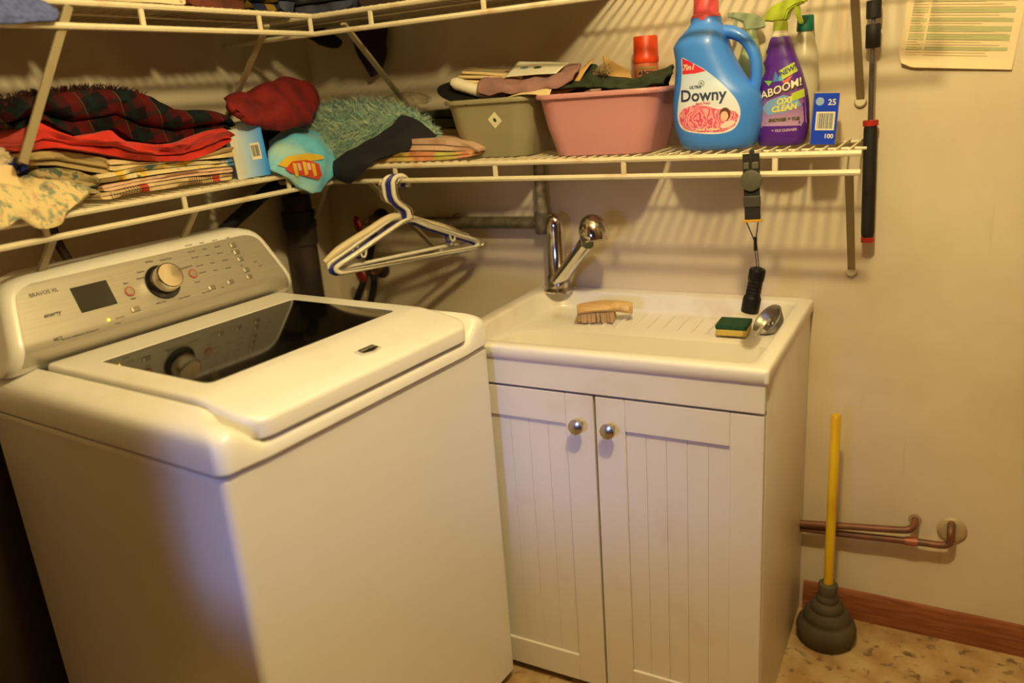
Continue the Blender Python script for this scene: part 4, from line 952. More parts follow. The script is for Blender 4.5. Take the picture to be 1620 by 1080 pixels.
ring = join_geo([g_ellipse(*jp(1110, 132), .0062, .0062, 24, 3)]); decal('swirl_emblem', ring, tr_, JM, .0012, mat('grey_print', (120, 132, 150), .5), jug)
decal('swirl_emblem', g_ellipse(*jp(1110, 132), .0048, .0048, 20, 3), tr_, JM, .0015, mat('pale_emblem', (206, 220, 226), .5), jug)
decal('swirl_emblem', g_ellipse(*jp(1110, 132), .0026, .0026, 16, 2), tr_, JM, .0018, mat('grey_print', (120, 132, 150)), jug)
decal('portrait_hair', g_ellipse(*jp(1148, 180), .0112, .0132, 20, 3), tr_, JM, .0014, mat('brown_hair_print', (104, 62, 48), .5), jug)
decal('portrait_face', g_ellipse(*jp(1147, 183), .0080, .0098, 20, 3), tr_, JM, .0018, mat('skin_print', (240, 196, 172), .5), jug)
decal('portrait_shoulder', g_ellipse(*jp(1152, 196), .015, .0065, 20, 3, .3), tr_, JM, .0016, mat('pale_pink_print', (246, 222, 214), .5), jug)

# ------------------------------------------------------------------ spray bottles
def trigger(parent, c, s, m, face=1.0, m2=None):
    """spray head: nozzle housing, collar and trigger lever; c = top of the bottle neck, the nozzle points along xd"""
    xd = Vector((face, -.25*abs(face), 0)).normalized(); yd = Vector((0, 0, 1)); zd = xd.cross(yd)
    mx = Matrix((xd, yd, zd)).transposed().to_4x4(); mx.translation = c
    S = lambda pts: [(x*s, y*s) for x, y in pts]
    def pr(name, pts, w, mm, bev=.003):
        bm = bmesh.new(); vs = [bm.verts.new((x*s, y*s, -w*s/2)) for x, y in pts]; f = bm.faces.new(vs)
        r = bmesh.ops.extrude_face_region(bm, geom=[f])
        for v in [v for v in r['geom'] if isinstance(v, bmesh.types.BMVert)]: v.co.z += w*s
        bmesh.ops.recalc_face_normals(bm, faces=bm.faces)
        bmesh.ops.bevel(bm, geom=list(bm.edges), offset=bev*s, segments=2, affect='EDGES'); bm.verts.index_update()
        g = [v.co.copy() for v in bm.verts], [tuple(v.index for v in q.verts) for q in bm.faces]; bm.free(); return add(name, *xf(g, mx), mm, parent)
    lathe('collar', [(.001, 0), (.0150*s, 0), (.0155*s, .002), (.0150*s, .018*s), (.012*s, .022*s), (.001, .022*s)], m, parent, Matrix.Translation(c), 24)
    pr('spray_head', [(-.036, .024), (-.030, .040), (-.016, .054), (.008, .060), (.050, .066), (.051, .052), (.036, .048), (.020, .040), (.014, .020), (-.014, .020)], .024, m)
    pr('trigger_lever', [(.030, .050), (.040, .048), (.043, .030), (.050, .012), (.044, .010), (.034, .030)], .014, m2 or m, .002)
    pr('nozzle', [(.050, .053), (.056, .054), (.056, .065), (.050, .066)], .016, m2 or m, .001)
KY = -.118; LIME = mat('lime_plastic', (186, 204, 62), .4); PURP = mat('purple_plastic', (88, 38, 150), .35, coat=.2)
kab = thing('spray_bottle', 'purple spray bottle with a lime green trigger beside the blue jug', 'bottle', (1.385, KY, ZS))
rows = [(219, 1204, 1270), (217, 1201, 1274), (208, 1199, 1277), (190, 1199, 1280), (165, 1199, 1280), (148, 1200, 1278), (135, 1202, 1275), (122, 1206, 1271), (112, 1211, 1268), (104, 1211, 1265), (98, 1208, 1263), (92, 1211, 1261), (86, 1214, 1259), (80, 1212, 1257), (74, 1215, 1255), (66, 1217, 1252), (61, 1219, 1250), (58, 1221, 1248)]
B = px_body(rows, KY, [.026, .029, .031, .032, .032, .032, .031, .029, .027, .026, .025, .0245, .024, .023, .022, .020, .018, .0165]); dz = ZS-B[0][2]
kb_ = add('bottle_body', *g_loft([sect(x, KY, hw, hd, z+dz*max(0, 1-(z-B[0][2])/.06), 36, 2.6) for x, hw, z, hd in B]), PURP, kab, sharp=60)
nk = PY(1234.5, 57, KY); lathe('neck_ring', [(.001, 0), (.0170, 0), (.0170, .004), (.0150, .006), (.0150, .012), (.001, .012)], WHITEP, kab, Matrix.Translation(nk-Vector((0, 0, .002))), 24)
trigger(kab, nk+Vector((0, 0, .009)), .95, LIME, 1.0)
tr_ = bvh_of(kb_); KM = view_frame(1240, 160, KY-.03); KI = KM.inverted()
def kp(px, py): C = KI @ CAM; d = KI.to_3x3() @ ray(px, py); q = C+d*(-C.z/d.z); return (q.x, q.y)
def kdec(name, pts, m, off, cuts=3): return decal(name, g_poly([kp(*p) for p in pts], cuts), tr_, KM, off, m, kab)
kdec('label', [(1202, 150), (1225, 140), (1262, 128), (1273, 140), (1276, 200), (1202, 203)], mat_label('lilac_label', (206, 170, 208), (120, 62, 150), 1.235, 1.315), .0005)
for i, (p, c) in enumerate((([(1222, 130), (1226, 112), (1234, 128)], (70, 120, 200)), ([(1216, 136), (1208, 128), (1222, 128)], (120, 190, 80)), ([(1230, 128), (1236, 112), (1240, 128)], (90, 170, 210)), ([(1236, 130), (1254, 118), (1246, 132)], (220, 90, 60)))):
    kdec('burst_ray', p, mat('burst_print_%d' % i, c, .5), .0008, 2)
kdec('lime_flash', [(1232, 112), (1256, 98), (1262, 112), (1238, 126)], LIME, .0009)
kdec('lime_band', [(1252, 148), (1272, 140), (1273, 153), (1252, 160)], LIME, .0009)
kdec('blue_splash', [(1205, 172), (1214, 160), (1240, 150), (1262, 156), (1268, 166), (1240, 178), (1214, 182)], mat('sky_blue_print', (126, 170, 214), .5), .0007)
kdec('purple_hem', [(1201, 200), (1276, 198), (1276, 214), (1202, 216)], PURP, .0007)
def kt(s, px, py, size, m, rot=0.0, bold=.0004, off=.0016, shear=.2):
    x, y = kp(px, py); g = g_text(s, size, bold, shear); c, k = math.cos(rot), math.sin(rot)
    decal('lettering', ([Vector((v.x*c-v.y*k+x, v.x*k+v.y*c+y, 0)) for v in g[0]], g[1]), tr_, KM, off, m, kab)
kt('KABOOM!', 1230, 144, .0215, mat('dark_print', (58, 46, 40)), .26, .0016, .0012); kt('KABOOM!', 1229, 143, .0215, WHITEPA, .30, .0004, .0017)
kt('OXI', 1240, 160, .017, mat('yellow_print', (230, 220, 110), .5), .12, .0008); kt('CLEAN', 1240, 171, .016, mat('yellow_print', (230, 220, 110)), .12, .0008)
kt('NEW!', 1246, 112, .013, NAVY, .42); kt('SHOWER & TUB', 1240, 189, .0085, mat('dark_olive_print', (86, 84, 40), .5), .03, .0005); kt('& TILE CLEANER', 1240, 206, .007, mat('lilac_print', (190, 160, 200), .5), .03)
# pale green spray bottle behind the jug
GY = -.052; PALEG = mat('pale_green_plastic', (176, 196, 150), .35)
pg = thing('spray_bottle', 'pale green spray bottle standing behind the blue jug', 'bottle', (1.29, GY, ZS))
xg = PY(1187, 110, GY).x; zt_ = PY(1187, 62, GY).z
add('bottle_body', *g_loft([sect(xg, GY, hw, hd, z, 32, 2.6) for hw, hd, z in ((.036, .024, ZS), (.040, .028, ZS+.003), (.040, .028, ZS+.10), (.036, .026, ZS+.15), (.026, .022, zt_-.045), (.018, .017, zt_-.015), (.0150, .0150, zt_))]), PALEG, pg, sharp=60)
trigger(pg, Vector((xg, GY, zt_)), .88, mat('sage_trigger', (150, 166, 130), .4), -1.0)
decal('label', g_poly([(-.03, .02), (.03, .02), (.03, .09), (-.03, .09)], 3), bvh_of(pg.children[0]), Matrix(((1, 0, 0, xg), (0, 0, -1, GY-.03), (0, 1, 0, ZS), (0, 0, 0, 1))), .0006, mat('cream_label', (214, 204, 150), .5), pg)
# clear white bottle with a green cap behind the purple one
wx_ = PY(1272, 110, -.050).x; zt_ = PY(1268, 48, -.05).z
wb = thing('cleaner_bottle', 'cloudy white bottle with a dark green cap behind the purple spray bottle', 'bottle', (wx_, -.050, ZS))
WBM = Matrix.Translation((wx_, -.050, 0))
lathe('bottle_body', [(.001, ZS), (.027, ZS), (.030, ZS+.003), (.030, zt_-.085), (.027, zt_-.05), (.020, zt_-.02), (.0145, zt_-.004), (.0145, zt_), (.001, zt_)], mat('cloudy_plastic', (226, 216, 186), .3, trans=.25), wb, WBM, 32)
lathe('cap', [(.001, zt_-.002), (.0175, zt_-.002), (.0178, zt_+.002), (.0165, zt_+.026), (.015, zt_+.029), (.001, zt_+.029)], mat('dark_green_cap', (18, 104, 84), .4), wb, WBM, 28)
# small blue box at the shelf end
bxo = PY(1301, 223, -.165)
bb = thing('blue_carton', 'small dark blue carton with a white barcode at the right shelf end', 'box', (bxo.x, -.150, ZS))
BXM = Matrix.Translation((bxo.x, -.165, ZS)) @ Matrix.Rotation(math.radians(9), 4, 'Z') @ Matrix.Rotation(math.radians(3.0), 4, 'Y')
bw, bh, bdp = .049, .103, .072
box('carton', -bw/2, bw/2, 0, bdp, .0012, bh, mat('grey_carton_side', (176, 160, 128), .6), bb, .0012, mx=BXM)
FM = BXM @ Matrix(((1, 0, 0, 0), (0, 0, -1, 0), (0, 1, 0, 0), (0, 0, 0, 1)))
quad('blue_face', -bw/2+.0008, bw/2-.0008, .002, bh-.001, mat('royal_blue_print', (20, 64, 214), .4), bb, FM, .0006)
quad('barcode_field', -.017, .019, .030, .066, WHITEPA, bb, FM, .0010)
barcode('barcode_bars', .030, .030, NAVY, bb, FM @ Matrix.Translation((.001, .048, 0)), 13, 4, .0014)
for s, x, y, z in (('25', .011, .084, .016), ('100', .010, .018, .012)): text('lettering', s, z, WHITEPA, bb, FM @ Matrix.Translation((x, y, .0012)), .0003)
add('round_mark', *xf(g_ellipse(-.012, .086, .008, .008, 24, 2), FM @ Matrix.Translation((0, 0, .0010))), mat('pale_blue_print', (150, 176, 220), .5), bb, smooth=False)

# ------------------------------------------------------------------ folded linen on the left shelf
def colsA(pts, X): 
    out = []
    for px, pb, pt in pts: a, b = PX(px, pb, X), PX(px, pt, X); out.append(((a.y+b.y)/2, a.z, b.z))
    return sorted(out)
def colsB(pts, Y):
    out = []
    for px, pb, pt in pts: a, b = PY(px, pb, Y), PY(px, pt, Y); out.append(((a.x+b.x)/2, a.z, b.z))
    return sorted(out)
def rest(c): return [(s, max(z, ZL+.0025), max(t, ZL+.008)) for s, z, t in c]
XF = .252
CRM = mat('cream_sheet', (222, 198, 148), .9, bump=.25, bscale=160); KHA = mat('khaki_sheet', (176, 152, 104), .9, bump=.25, bscale=160)
PINKC = mat('pale_pink_sheet', (222, 184, 152), .9, bump=.2, bscale=160)
FLO = mat_spots('floral_sheet', (226, 208, 160), [((226, 190, 70), 3, .56, .9), ((84, 132, 176), 9, .58, .8), ((200, 150, 130), 15, .66, 1.2), ((110, 130, 90), 21, .66, 1.4)], 28)
CHK = mat_stripes('checked_towel', (214, 186, 140), [((0, 1, 0), 150, 0, .0, .45, (70, 58, 48), .8), ((1, 0, 1), 120, 0, 0, .4, (196, 168, 124), .8), ((0, 1, 0), 5.2, .35, .0, .10, (196, 60, 44), .9), ((0, 1, 0), 5.2, .35, .10, .62, (222, 196, 150), .95)])
tag(folded('tea_towel', rest(colsA([(164, 318, 305), (215, 307, 293), (290, 295, 281), (372, 284, 273)], XF)), XF, .20, 'A', CHK, None, 2, 1.0, .003), 'checked and red striped tea towel at the bottom of the left shelf pile', 'towel')
tag(folded('folded_sheet', rest(colsA([(168, 304.5, 292), (220, 292.5, 281), (290, 280.5, 271), (373, 272.5, 262)], XF-.002)), XF-.002, .20, 'A', PINKC, None, 2, 2.0, .003), 'pale pink folded sheet lying on the checked tea towel', 'sheet')
tag(folded('folded_sheet', rest(colsA([(160, 291.5, 274), (220, 280.5, 263), (290, 270.5, 256), (373, 261.5, 249)], XF-.001)), XF-.001, .20, 'A', FLO, None, 2, 3.0, .004), 'yellow and blue floral folded sheet in the middle of the linen pile', 'sheet')
tag(folded('folded_sheet', rest(colsA([(176, 273.5, 250), (220, 262.5, 256), (290, 255.5, 255), (330, 252, 245), (373, 248.5, 229)], XF)), XF, .20, 'A', CRM, None, 2, 4.0, .003), 'plain cream folded sheet directly under the red blanket', 'sheet')
tag(folded('folded_sheet', rest(colsA([(44, 262, 240), (90, 262, 236), (130, 270, 241), (176, 278, 250)], XF-.012)), XF-.012, .19, 'A', KHA, None, 3, 5.0, .004), 'khaki folded sheet left of the cream one, under the red blanket', 'sheet')
tag(folded('folded_sheet', rest(colsA([(60, 305, 263), (95, 305, 264), (130, 306, 271), (160, 308, 280)], XF-.02)), XF-.02, .17, 'A', mat_spots('dull_floral', (168, 150, 108), [((86, 96, 84), 2, .56, 1.0), ((190, 170, 120), 8, .6, 1.0)], 40), None, 3, 6.0, .005), 'dull greenish floral folded sheet under the khaki one', 'sheet')
REDB = mat('red_blanket', (214, 44, 22), .9, col2=(190, 30, 16), nscale=14, bump=.3, bscale=220, sheen=.2)
tag(folded('red_blanket', colsA([(36, 240, 218), (50, 240, 200), (69, 236, 189), (92, 234, 205), (119, 237, 217), (155, 243, 210), (183, 248, 203), (211, 253, 222), (250, 256, 228), (294, 256, 224), (333, 244, 205), (358, 229, 200), (370, 222, 211)], XF+.006), XF+.006, .15, 'A', REDB, None, 3, 7.0, .005, 60, .84), 'bright red folded blanket under the plaid throw on the left shelf', 'blanket')
PLAID = mat_stripes('red_green_plaid', (24, 20, 24), [((.3, 1, .35), 13, .1, 0, .34, (104, 18, 18), .50), ((.35, -.3, 1), 19, .2, 0, .36, (88, 14, 16), .42), ((.3, 1, .35), 13, .55, 0, .16, (14, 34, 30), .8), ((.35, -.3, 1), 19, .7, 0, .14, (12, 34, 30), .6), ((.3, 1, .35), 13, .74, 0, .03, (170, 130, 80), .2)])
pdc = colsA([(22, 205, 176), (42, 204, 156), (69, 188.5, 149), (92, 204, 146), (119, 216, 142), (155, 209.5, 138), (183, 203, 137), (211, 221, 139), (228, 226, 143), (250, 227.5, 150), (286, 224, 170), (319, 214, 172), (355, 200, 179), (369, 208, 192)], XF+.002)
plaid = thing('plaid_throw', 'dark red and green plaid throw with frayed fringe on top of the red blanket', 'blanket', (.15, -.8, ZL+.1))
folded('folded_throw', pdc, XF+.002, .15, 'A', PLAID, plaid, 3, 8.0, .006, 60, .9)
rnd = random.Random(31); parts = []
for i in range(700):
    s = pdc[0][0]+(pdc[-5][0]-pdc[0][0])*rnd.random(); zt = interp(pdc, s, 2); d = rnd.uniform(.02, .14)
    p = Vector((XF-d, s, zt-.006)); q = p+Vector((rnd.uniform(-.008, .02), rnd.uniform(-.012, .012), rnd.uniform(.004, .017)))
    parts.append(g_tube([p, q], [.0016, .0008], 3))
o = add('fringe', *join_geo(parts), mat('dark_fringe', (40, 30, 26), .9, col2=(84, 22, 20), nscale=30), plaid); o['kind'] = 'stuff'
# floral pillowcase spilling over the shelf edge at the far left
FLP = mat_spots('floral_pillowcase', (226, 204, 150), [((136, 146, 122), 4, .50, .8), ((206, 158, 138), 12, .58, .9), ((104, 122, 110), 19, .60, 1.3)], 62, soft=.14)
tag(sheet('floral_pillowcase', [[PX(-70, 300, .16), PX(-30, 268, .15), PX(30, 272, .14), PX(60, 268, .13), PX(85, 270, .14), PX(110, 290, .17)],
                                [PX(-70, 320, .24), PX(-30, 292, .24), PX(20, 298, .24), PX(60, 290, .235), PX(100, 292, .24), PX(140, 303, .245)],
                                [PX(-70, 350, .272), PX(-25, 325, .275), PX(20, 326, .278), PX(60, 322, .278), PX(98, 322, .276), PX(128, 316, .27)],
                                [PX(-70, 375, .276), PX(-25, 352, .283), PX(4, 352, .282), PX(40, 342, .284), PX(72, 352, .290), PX(104, 337, .282)],
                                [PX(-70, 392, .280), PX(-25, 372, .285), PX(0, 362, .283), PX(38, 346, .284), PX(70, 362, .292), PX(92, 347, .285)]], FLP, None, .012, 7, .007, 30, 3.0),
    'cream floral pillowcase spilling over the left end of the shelf', 'pillowcase')
tag(heap('fleece_bundle', PX(4, 262, .17), (.045, .05, .035), mat_spots('blue_white_fleece', (206, 190, 156), [((34, 46, 120), 3, .52, 1.0)], 22), None, 4.0, .3, 3, .4), 'blue and white fluffy fleece at the far left of the shelf', 'fleece')
tag(box('cream_card', -.055, .055, -.04, .04, 0, .004, CREAM, None, .001, mx=frame(PX(-22, 285, .235), Vector((.8, .1, .6)), (.1, 1, -.25))), 'cream card lying on the floral pillowcase at the picture edge', 'card')
# tissue box
bl_, br_, tl_ = PX(388, 279, .258), PX(428, 271, .258), PX(372, 190, .258)
bt = thing('tissue_box', 'white and blue tissue box standing on end with a barcode', 'box', (.22, (bl_.y+br_.y)/2, ZL))
yd = Vector((0, br_.y-bl_.y, 0)).normalized(); w = .076; h = .128
TM = Matrix.Translation((.250, (bl_.y+br_.y)/2-.004, ZL+.0022)) @ Matrix.Rotation(math.radians(52), 4, 'Z') @ Matrix.Rotation(math.radians(-3.5), 4, 'Y')
def mat_box_blue():
    m = bpy.data.materials.new('white_to_blue_carton'); m.use_nodes = True; T = NT(m); b = T.n['Principled BSDF']; b.inputs['Roughness'].default_value = .4
    tc = T.new('ShaderNodeTexCoord'); s = T.new('ShaderNodeSeparateXYZ'); r = T.new('ShaderNodeMapRange'); c = (bl_.y+br_.y)/2; r.inputs[1].default_value = c-.034; r.inputs[2].default_value = c+.022
    cr = T.new('ShaderNodeValToRGB'); cr.color_ramp.elements[0].color = (*lin((238, 232, 212)), 1); cr.color_ramp.elements[1].color = (*lin((30, 146, 250)), 1); e = cr.color_ramp.elements.new(.45); e.color = (*lin((170, 206, 240)), 1)
    T.l.new(tc.outputs['Object'], s.inputs[0]); T.l.new(s.outputs[1], r.inputs[0]); T.l.new(r.outputs[0], cr.inputs[0]); T.l.new(cr.outputs[0], b.inputs['Base Color']); return m
box('carton', -w/2, w/2, 0, .11, 0, h, mat_box_blue(), bt, .0012, mx=TM)
FT = TM @ Matrix(((1, 0, 0, 0), (0, 0, -1, 0), (0, 1, 0, 0), (0, 0, 0, 1)))
quad('barcode_field', .004, .026, .040, .078, WHITEPA, bt, FT, .0006)
barcode('barcode_bars', .017, .026, mat('dark_print', (58, 46, 40)), bt, FT @ Matrix.Translation((.015, .060, 0)), 11, 9, .0010)
parts = [xf(([Vector((-.036+.0035*i, .010, .0008)), Vector((-.035+.0035*i, .010, .0008)), Vector((-.035+.0035*i, .010+.05+.03*((i*7) % 3)/2, .0008)), Vector((-.036+.0035*i, .010+.05+.03*((i*7) % 3)/2, .0008))], [(0, 1, 2, 3)]), FT) for i in range(7)]
add('fine_print', *join_geo(parts), mat('pale_grey_print', (206, 206, 196), .6), bt, smooth=False)
# dark red cloth, turquoise towel and the rest of the corner
tag(sheet('red_velour_cloth', [[PX(362, 164, .16), PX(395, 148, .15), PX(430, 140, .14), PX(468, 134, .13), PX(496, 150, .12), PX(500, 168, .13)],
                               [PX(358, 160, .20), PX(385, 152, .19), PX(425, 138, .19), PX(465, 132, .18), PX(492, 148, .18), PX(499, 172, .18)],
                               [PX(360, 168, .25), PX(390, 166, .25), PX(425, 166, .25), PX(455, 158, .245), PX(485, 170, .235), PX(496, 182, .22)],
                               [PX(372, 176, .27), PX(395, 184, .272), PX(420, 188, .272), PX(445, 186, .268), PX(470, 186, .255), PX(490, 190, .235)],
                               [PX(385, 176, .262), PX(405, 192, .266), PX(428, 202, .268), PX(442, 206, .262), PX(462, 200, .25), PX(478, 196, .235)]],
          mat('dark_red_velour', (132, 20, 18), .85, col2=(98, 12, 12), nscale=18, bump=.5, bscale=60), None, .016, 8, .016, 17, 5.0), 'crumpled dark red velour cloth bunched behind the tissue box', 'cloth')
tag(folded('folded_cloth', rest(colsA([(372, 286, 205), (400, 280, 203), (440, 268, 205), (480, 258, 208)], .10)), .13, .12, 'A', mat('dark_purple_cloth', (50, 30, 48), .9), None, 4, 12.0, .004), 'dark purple folded cloth hidden behind the tissue box', 'cloth')
TURQ = mat('turquoise_towel', (110, 200, 236), .92, col2=(170, 212, 205), nscale=9, bump=.5, bscale=260)
tw = thing('turquoise_towel', 'turquoise towel with a red and yellow print hanging over the shelf corner', 'towel', (.25, -.35, ZL))
tws = sheet('towel_cloth', [[PX(428, 226, .16), PX(450, 208, .16), PX(480, 202, .15), PX(510, 214, .15), PX(535, 236, .17)],
                            [PX(424, 244, .24), PX(448, 224, .24), PX(480, 214, .235), PX(512, 226, .24), PX(545, 246, .245)],
                            [PX(426, 262, .270), PX(450, 244, .275), PX(480, 234, .275), PX(512, 240, .275), PX(545, 258, .27)],
                            [PX(432, 272, .277), PX(455, 262, .282), PX(482, 256, .282), PX(512, 258, .282), PX(535, 268, .278)],
                            [PX(456, 282, .280), PX(470, 284, .286), PX(488, 285, .282), PX(508, 282, .288), PX(524, 278, .281)],
                            [PX(488, 304, .281), PX(491, 306, .284), PX(495, 308, .285), PX(500, 306, .284), PX(505, 303, .281)]], TURQ, tw, .006, 7, .009, 22, 8.0)
tr_ = bvh_of(tws); TWM = Matrix(((0, 0, 1, .30), (1, 0, 0, 0), (0, 1, 0, 0), (0, 0, 0, 1)))
ang = math.atan2(CAM.y+.38, CAM.x-.28); nd = Vector((math.cos(ang), math.sin(ang), .1)).normalized(); xd = Vector((0, 0, 1)).cross(nd).normalized(); yd = nd.cross(xd)
TWM = Matrix((xd, yd, nd)).transposed().to_4x4(); TWM.translation = PX(485, 270, .30); TWI = TWM.inverted()
def tp_(px, py): C = TWI @ CAM; d = TWI.to_3x3() @ ray(px, py); q = C+d*(-C.z/d.z); return (q.x, q.y)
def tdec(name, pts, c, off): decal(name, g_poly([tp_(*p) for p in pts], 3), tr_, TWM, off, mat('towel_print_%d_%d_%d' % c, c, .9), tw)
tdec('yellow_print', [(440, 262), (455, 248), (490, 241), (512, 244), (513, 250), (480, 256), (455, 266)], (226, 186, 52), .0090)
tdec('red_print', [(452, 268), (462, 256), (485, 252), (505, 258), (510, 276), (505, 284), (480, 278), (460, 274)], (206, 72, 48), .0096)
for q in ((463, 258), (478, 255), (492, 257)): tdec('yellow_letter', [(q[0], q[1]), (q[0]+6, q[1]+1), (q[0]+10, q[1]+20), (q[0]+5, q[1]+22)], (230, 190, 60), .0104)
for q in ((470, 258), (485, 257)): tdec('pink_letter', [(q[0], q[1]), (q[0]+5, q[1]), (q[0]+8, q[1]+11), (q[0]+3, q[1]+12)], (232, 190, 170), .0108)

# ------------------------------------------------------------------ cloth on the back shelf, left of the tubs
def shaggy(name, label, rows, m, mf, n=5200, seed=3):
    t = thing(name, label, 'rug', (.33, -.13, ZL)); o = sheet('backing', rows, m, t, .014, 6, .006, 24, seed)
    me = o.data; rnd = random.Random(seed); polys = [p for p in me.polygons]; V, F = [], []
    for i in range(n):
        p = polys[rnd.randrange(len(polys))]; c = p.center.copy(); vs = [me.vertices[k].co for k in p.vertices]
        c = vs[0].lerp(vs[1], rnd.random()).lerp(vs[3].lerp(vs[2], rnd.random()), rnd.random()) if len(vs) == 4 else c
        nr = p.normal.copy(); nr = nr if nr.z > 0 or nr.y < 0 else -nr
        if nr.dot(CAM-c) < 0: nr = -nr
        d = (nr*.6+Vector((rnd.uniform(-1, 1), rnd.uniform(-.9, .3), rnd.uniform(-1.0, .3)))*1.3).normalized(); L = rnd.uniform(.018, .040); s = d.orthogonal().normalized()*.0011
        a = c+nr*.006; k = len(V); V += [a-s, a+s, a+d*L*.6+s*.8+Vector((0, 0, -.002)), a+d*L+Vector((0, 0, -.006))]; F += [(k, k+1, k+2), (k, k+2, k+3)]
    f = add('pile', V, F, mf, t, smooth=False); f['kind'] = 'stuff'; return t
shaggy('shaggy_bath_mat', 'grey-teal shaggy bath mat bundled in the shelf corner behind the turquoise towel', [[PY(440, 172, -.05), PY(510, 168, -.04), PY(570, 164, -.04), PY(625, 170, -.04), PY(665, 190, -.05)],
        [PY(455, 190, -.13), PY(510, 176, -.12), PY(570, 166, -.11), PY(630, 174, -.11), PY(680, 198, -.10)], [PY(470, 208, -.20), PY(515, 196, -.19), PY(570, 186, -.18), PY(632, 190, -.17), PY(690, 212, -.15)],
        [PY(500, 232, -.235), PY(530, 222, -.23), PY(572, 212, -.22), PY(632, 206, -.20), PY(688, 220, -.17)], [PY(530, 250, -.245), PY(550, 246, -.245), PY(580, 234, -.235), PY(630, 222, -.21), PY(680, 228, -.18)]],
       mat('teal_backing', (128, 158, 140), .95), mat('grey_teal_pile', (196, 212, 186), .95, col2=(130, 168, 156), nscale=34, namt=(.38, .62)))
tag(sheet('navy_garment', [[PY(636, 186, -.205), PY(655, 190, -.20), PY(676, 204, -.195), PY(690, 216, -.19)], [PY(612, 208, -.235), PY(628, 214, -.24), PY(650, 222, -.235), PY(668, 228, -.225)],
                           [PY(575, 230, -.25), PY(590, 236, -.262), PY(606, 242, -.265), PY(625, 244, -.255)], [PY(540, 250, -.270), PY(552, 254, -.288), PY(570, 258, -.292), PY(592, 256, -.280)],
                           [PY(527, 262, -.274), PY(534, 268, -.290), PY(550, 274, -.296), PY(572, 276, -.288)], [PY(529, 276, -.276), PY(536, 282, -.286), PY(546, 287, -.288), PY(556, 288, -.284)]],
          mat('black_navy_cloth', (26, 22, 30), .85, bump=.3, bscale=150), None, .014, 7, .005, 30, 6.0), 'black navy garment draped diagonally over the shelf edge by the hangers', 'garment')
tag(folded('folded_towel', rest(colsB([(584, 266, 248), (600, 265, 243), (650, 261, 240), (700, 254, 240), (745, 248, 240)], -.255)), -.256, .17, 'B', mat_spots('peach_yellow_towel', (226, 184, 110), [((222, 150, 104), 5, .5, .7), ((206, 196, 104), 13, .56, .8)], 20), None, 2, 14.0, .003), 'peach and yellow folded towel at the front of the back shelf', 'towel')
tag(folded('folded_towel', rest(colsB([(592, 242, 232), (615, 241, 224), (650, 239, 219), (700, 239, 220), (735, 240, 226), (752, 242, 234)], -.250)), -.250, .16, 'B', mat('pale_pink_terry', (216, 178, 152), .92, col2=(196, 160, 140), nscale=14, bump=.5, bscale=260), None, 2, 15.0, .003), 'pale pink folded towel lying on the peach and yellow one', 'towel')
tag(folded('folded_cloth', rest(colsB([(690, 240, 204), (715, 238, 202), (740, 238, 203), (752, 238, 206)], -.06)), -.085, .07, 'B', mat('cream_flannel', (206, 188, 134), .9), None, 2, 16.0, .003), 'small cream folded cloth tucked left of the olive tub', 'cloth')
tag(folded('folded_cloth', colsB([(640, 203, 190), (668, 203, 176), (700, 201, 171), (735, 202, 171), (758, 205, 176)], -.06), -.085, .07, 'B', mat('dark_green_flannel', (86, 88, 58), .9, col2=(58, 62, 40), nscale=20), None, 2, 17.0, .004), 'dark green folded cloth between the teal bath mat and olive tub', 'cloth')
tag(heap('plastic_bag', PY(640, 160, -.07), (.075, .035, .022), mat('clear_plastic_film', (206, 186, 150), .25, trans=.9, alpha=.35), None, 9.0, .16, 3, .5), 'crinkled clear plastic bag lying on the teal bath mat', 'bag')

# ------------------------------------------------------------------ clothes on the upper shelves
DEN = mat('blue_denim', (96, 108, 168), .9, col2=(74, 86, 140), nscale=120, bump=.4, bscale=400)
tag(sheet('denim_jeans', [[(.20, -1.45, ZU+.10), (.20, -1.2, ZU+.10), (.20, -1.08, ZU+.07), (.21, -1.0, ZU+.05)], [(.30, -1.45, ZU+.06), (.30, -1.2, ZU+.06), (.30, -1.08, ZU+.04), PX(62, 2, .31)],
                          [(.327, -1.45, ZU), (.328, -1.2, ZU), PX(20, 18, .328), PX(86, 16, .328)], [(.330, -1.45, ZU-.04), (.331, -1.2, ZU-.03), PX(20, 30, .331), PX(90, 24, .331)], [(.330, -1.45, ZU-.06), (.331, -1.2, ZU-.05), PX(14, 36, .331), PX(84, 31, .331)]], DEN, None, .012, 6, .005, 24, 2.0),
    'faded blue denim jeans hanging over the upper left shelf edge', 'jeans')
def upperA(name, label, cat, y0, y1, h, m, L, seed, z0=0.0, front=.300, depth=.27): return tag(folded(name, [(y0, ZU+.0025+z0, ZU+z0+h*.95), ((y0+y1)/2, ZU+.0025+z0, ZU+z0+h), (y1, ZU+.0025+z0, ZU+z0+h*.92)], front, depth, 'A', m, None, L, seed, .005), label, cat)
def upperB(name, label, cat, x0, x1, h, m, L, seed, z0=0.0, front=-.300, depth=.27): return tag(folded(name, [(x0, ZU+.0025+z0, ZU+z0+h*.95), ((x0+x1)/2, ZU+.0025+z0, ZU+z0+h), (x1, ZU+.0025+z0, ZU+z0+h*.9)], front, depth, 'B', m, None, L, seed, .005), label, cat)
upperA('folded_cloth', 'white cloth with small rose print on the upper left shelf', 'cloth', -.90, -.675, .05, mat_spots('rose_print_cloth', (232, 216, 178), [((176, 84, 92), 6, .64, 1.0), ((96, 120, 84), 14, .66, 1.1)], 60), 2, 21.0, 0, .310)
upperA('folded_trousers', 'dark brown trousers folded beneath the picture edge, left of the rose cloth', 'trousers', -1.10, -.915, .09, mat('dark_brown_cloth', (58, 38, 32), .9), 4, 22.0)
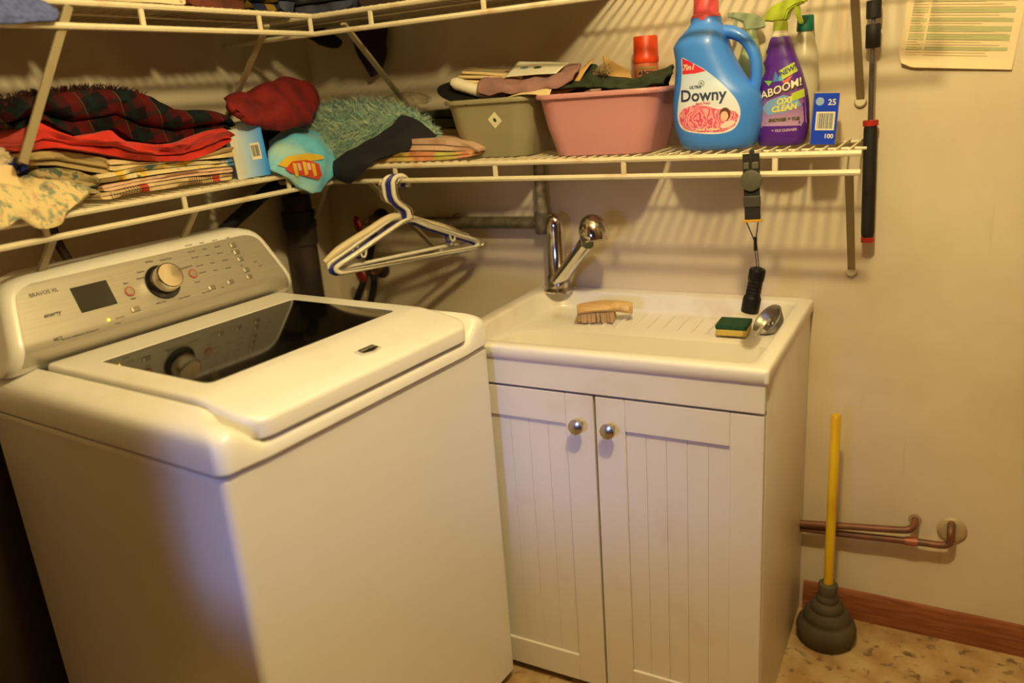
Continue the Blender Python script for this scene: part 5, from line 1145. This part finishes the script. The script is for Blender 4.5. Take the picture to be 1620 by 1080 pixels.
upperA('folded_shirt', 'dark brown folded shirt right of the rose print cloth', 'shirt', -.665, -.50, .10, mat('brown_cloth', (110, 56, 36), .9, col2=(70, 36, 26), nscale=12), 4, 23.0)
upperA('folded_shirt', 'navy and yellow folded shirt near the upper shelf corner', 'shirt', -.49, -.405, .08, mat_stripes('navy_yellow_cloth', (38, 42, 66), [((0, 1, 0), 14, .2, 0, .4, (150, 120, 36), .85)]), 4, 24.0)
upperA('folded_jeans', 'dark blue jeans folded in the upper shelf corner', 'jeans', -.395, -.335, .09, mat('navy_denim', (50, 56, 84), .9, col2=(90, 92, 110), nscale=10), 3, 25.0)
upperB('folded_jeans', 'dark blue jeans at the corner end of the upper back shelf', 'jeans', .05, .42, .10, mat('navy_denim', (50, 56, 84)), 4, 26.0)
upperB('folded_sweater', 'dark brown sweater folded on the upper back shelf', 'sweater', .43, .72, .12, mat('dark_brown_cloth', (58, 38, 32)), 4, 27.0)
upperB('folded_sweater', 'charcoal sweater folded on the upper back shelf above the tubs', 'sweater', .73, 1.0, .12, mat('charcoal_cloth', (52, 46, 46), .9), 4, 28.0)
for k, (y0, y1, h) in enumerate(((-1.10, -.70, .10), (-.66, -.36, .10))):
    upperA('folded_blanket', ('brown blanket on top of the trousers and rose cloth', 'grey blanket on top of the shirts')[k]+' on the upper left shelf', 'blanket', y0, y1, h, (mat('brown_blanket', (96, 66, 48), .9), mat('grey_blanket', (92, 88, 84), .9))[k], 4, 31.0+k, .105)
PURPC = mat('deep_purple_cloth', (58, 30, 66), .9)
tag(sheet('purple_scarf', [[Vector((.20, -.030, 1.565)), Vector((.26, -.032, 1.566)), Vector((.325, -.030, 1.565))], [PY(562, 78, -.030), PY(585, 72, -.034), PY(611, 66, -.030)], [PY(572, 98, -.030), PY(590, 96, -.033), PY(610, 88, -.030)], [PY(588, 122, -.030), PY(595, 118, -.033), PY(605, 108, -.030)]], PURPC, None, .006, 6, .003, 25, 3.0),
    'deep purple scarf end hanging below the upper back shelf', 'scarf')
tag(sheet('navy_sleeve', [[Vector((.05, -.10, 1.566)), Vector((.10, -.10, 1.566)), Vector((.16, -.10, 1.566))], [PY(497, 64, -.10), PY(518, 68, -.104), PY(540, 64, -.10)], [PY(503, 70, -.10), PY(520, 75, -.104), PY(536, 76, -.10)]], mat('black_navy_cloth', (26, 22, 30)), None, .006, 6, .002, 25, 3.0),
    'dark navy sleeve poking down through the upper shelf corner', 'garment')
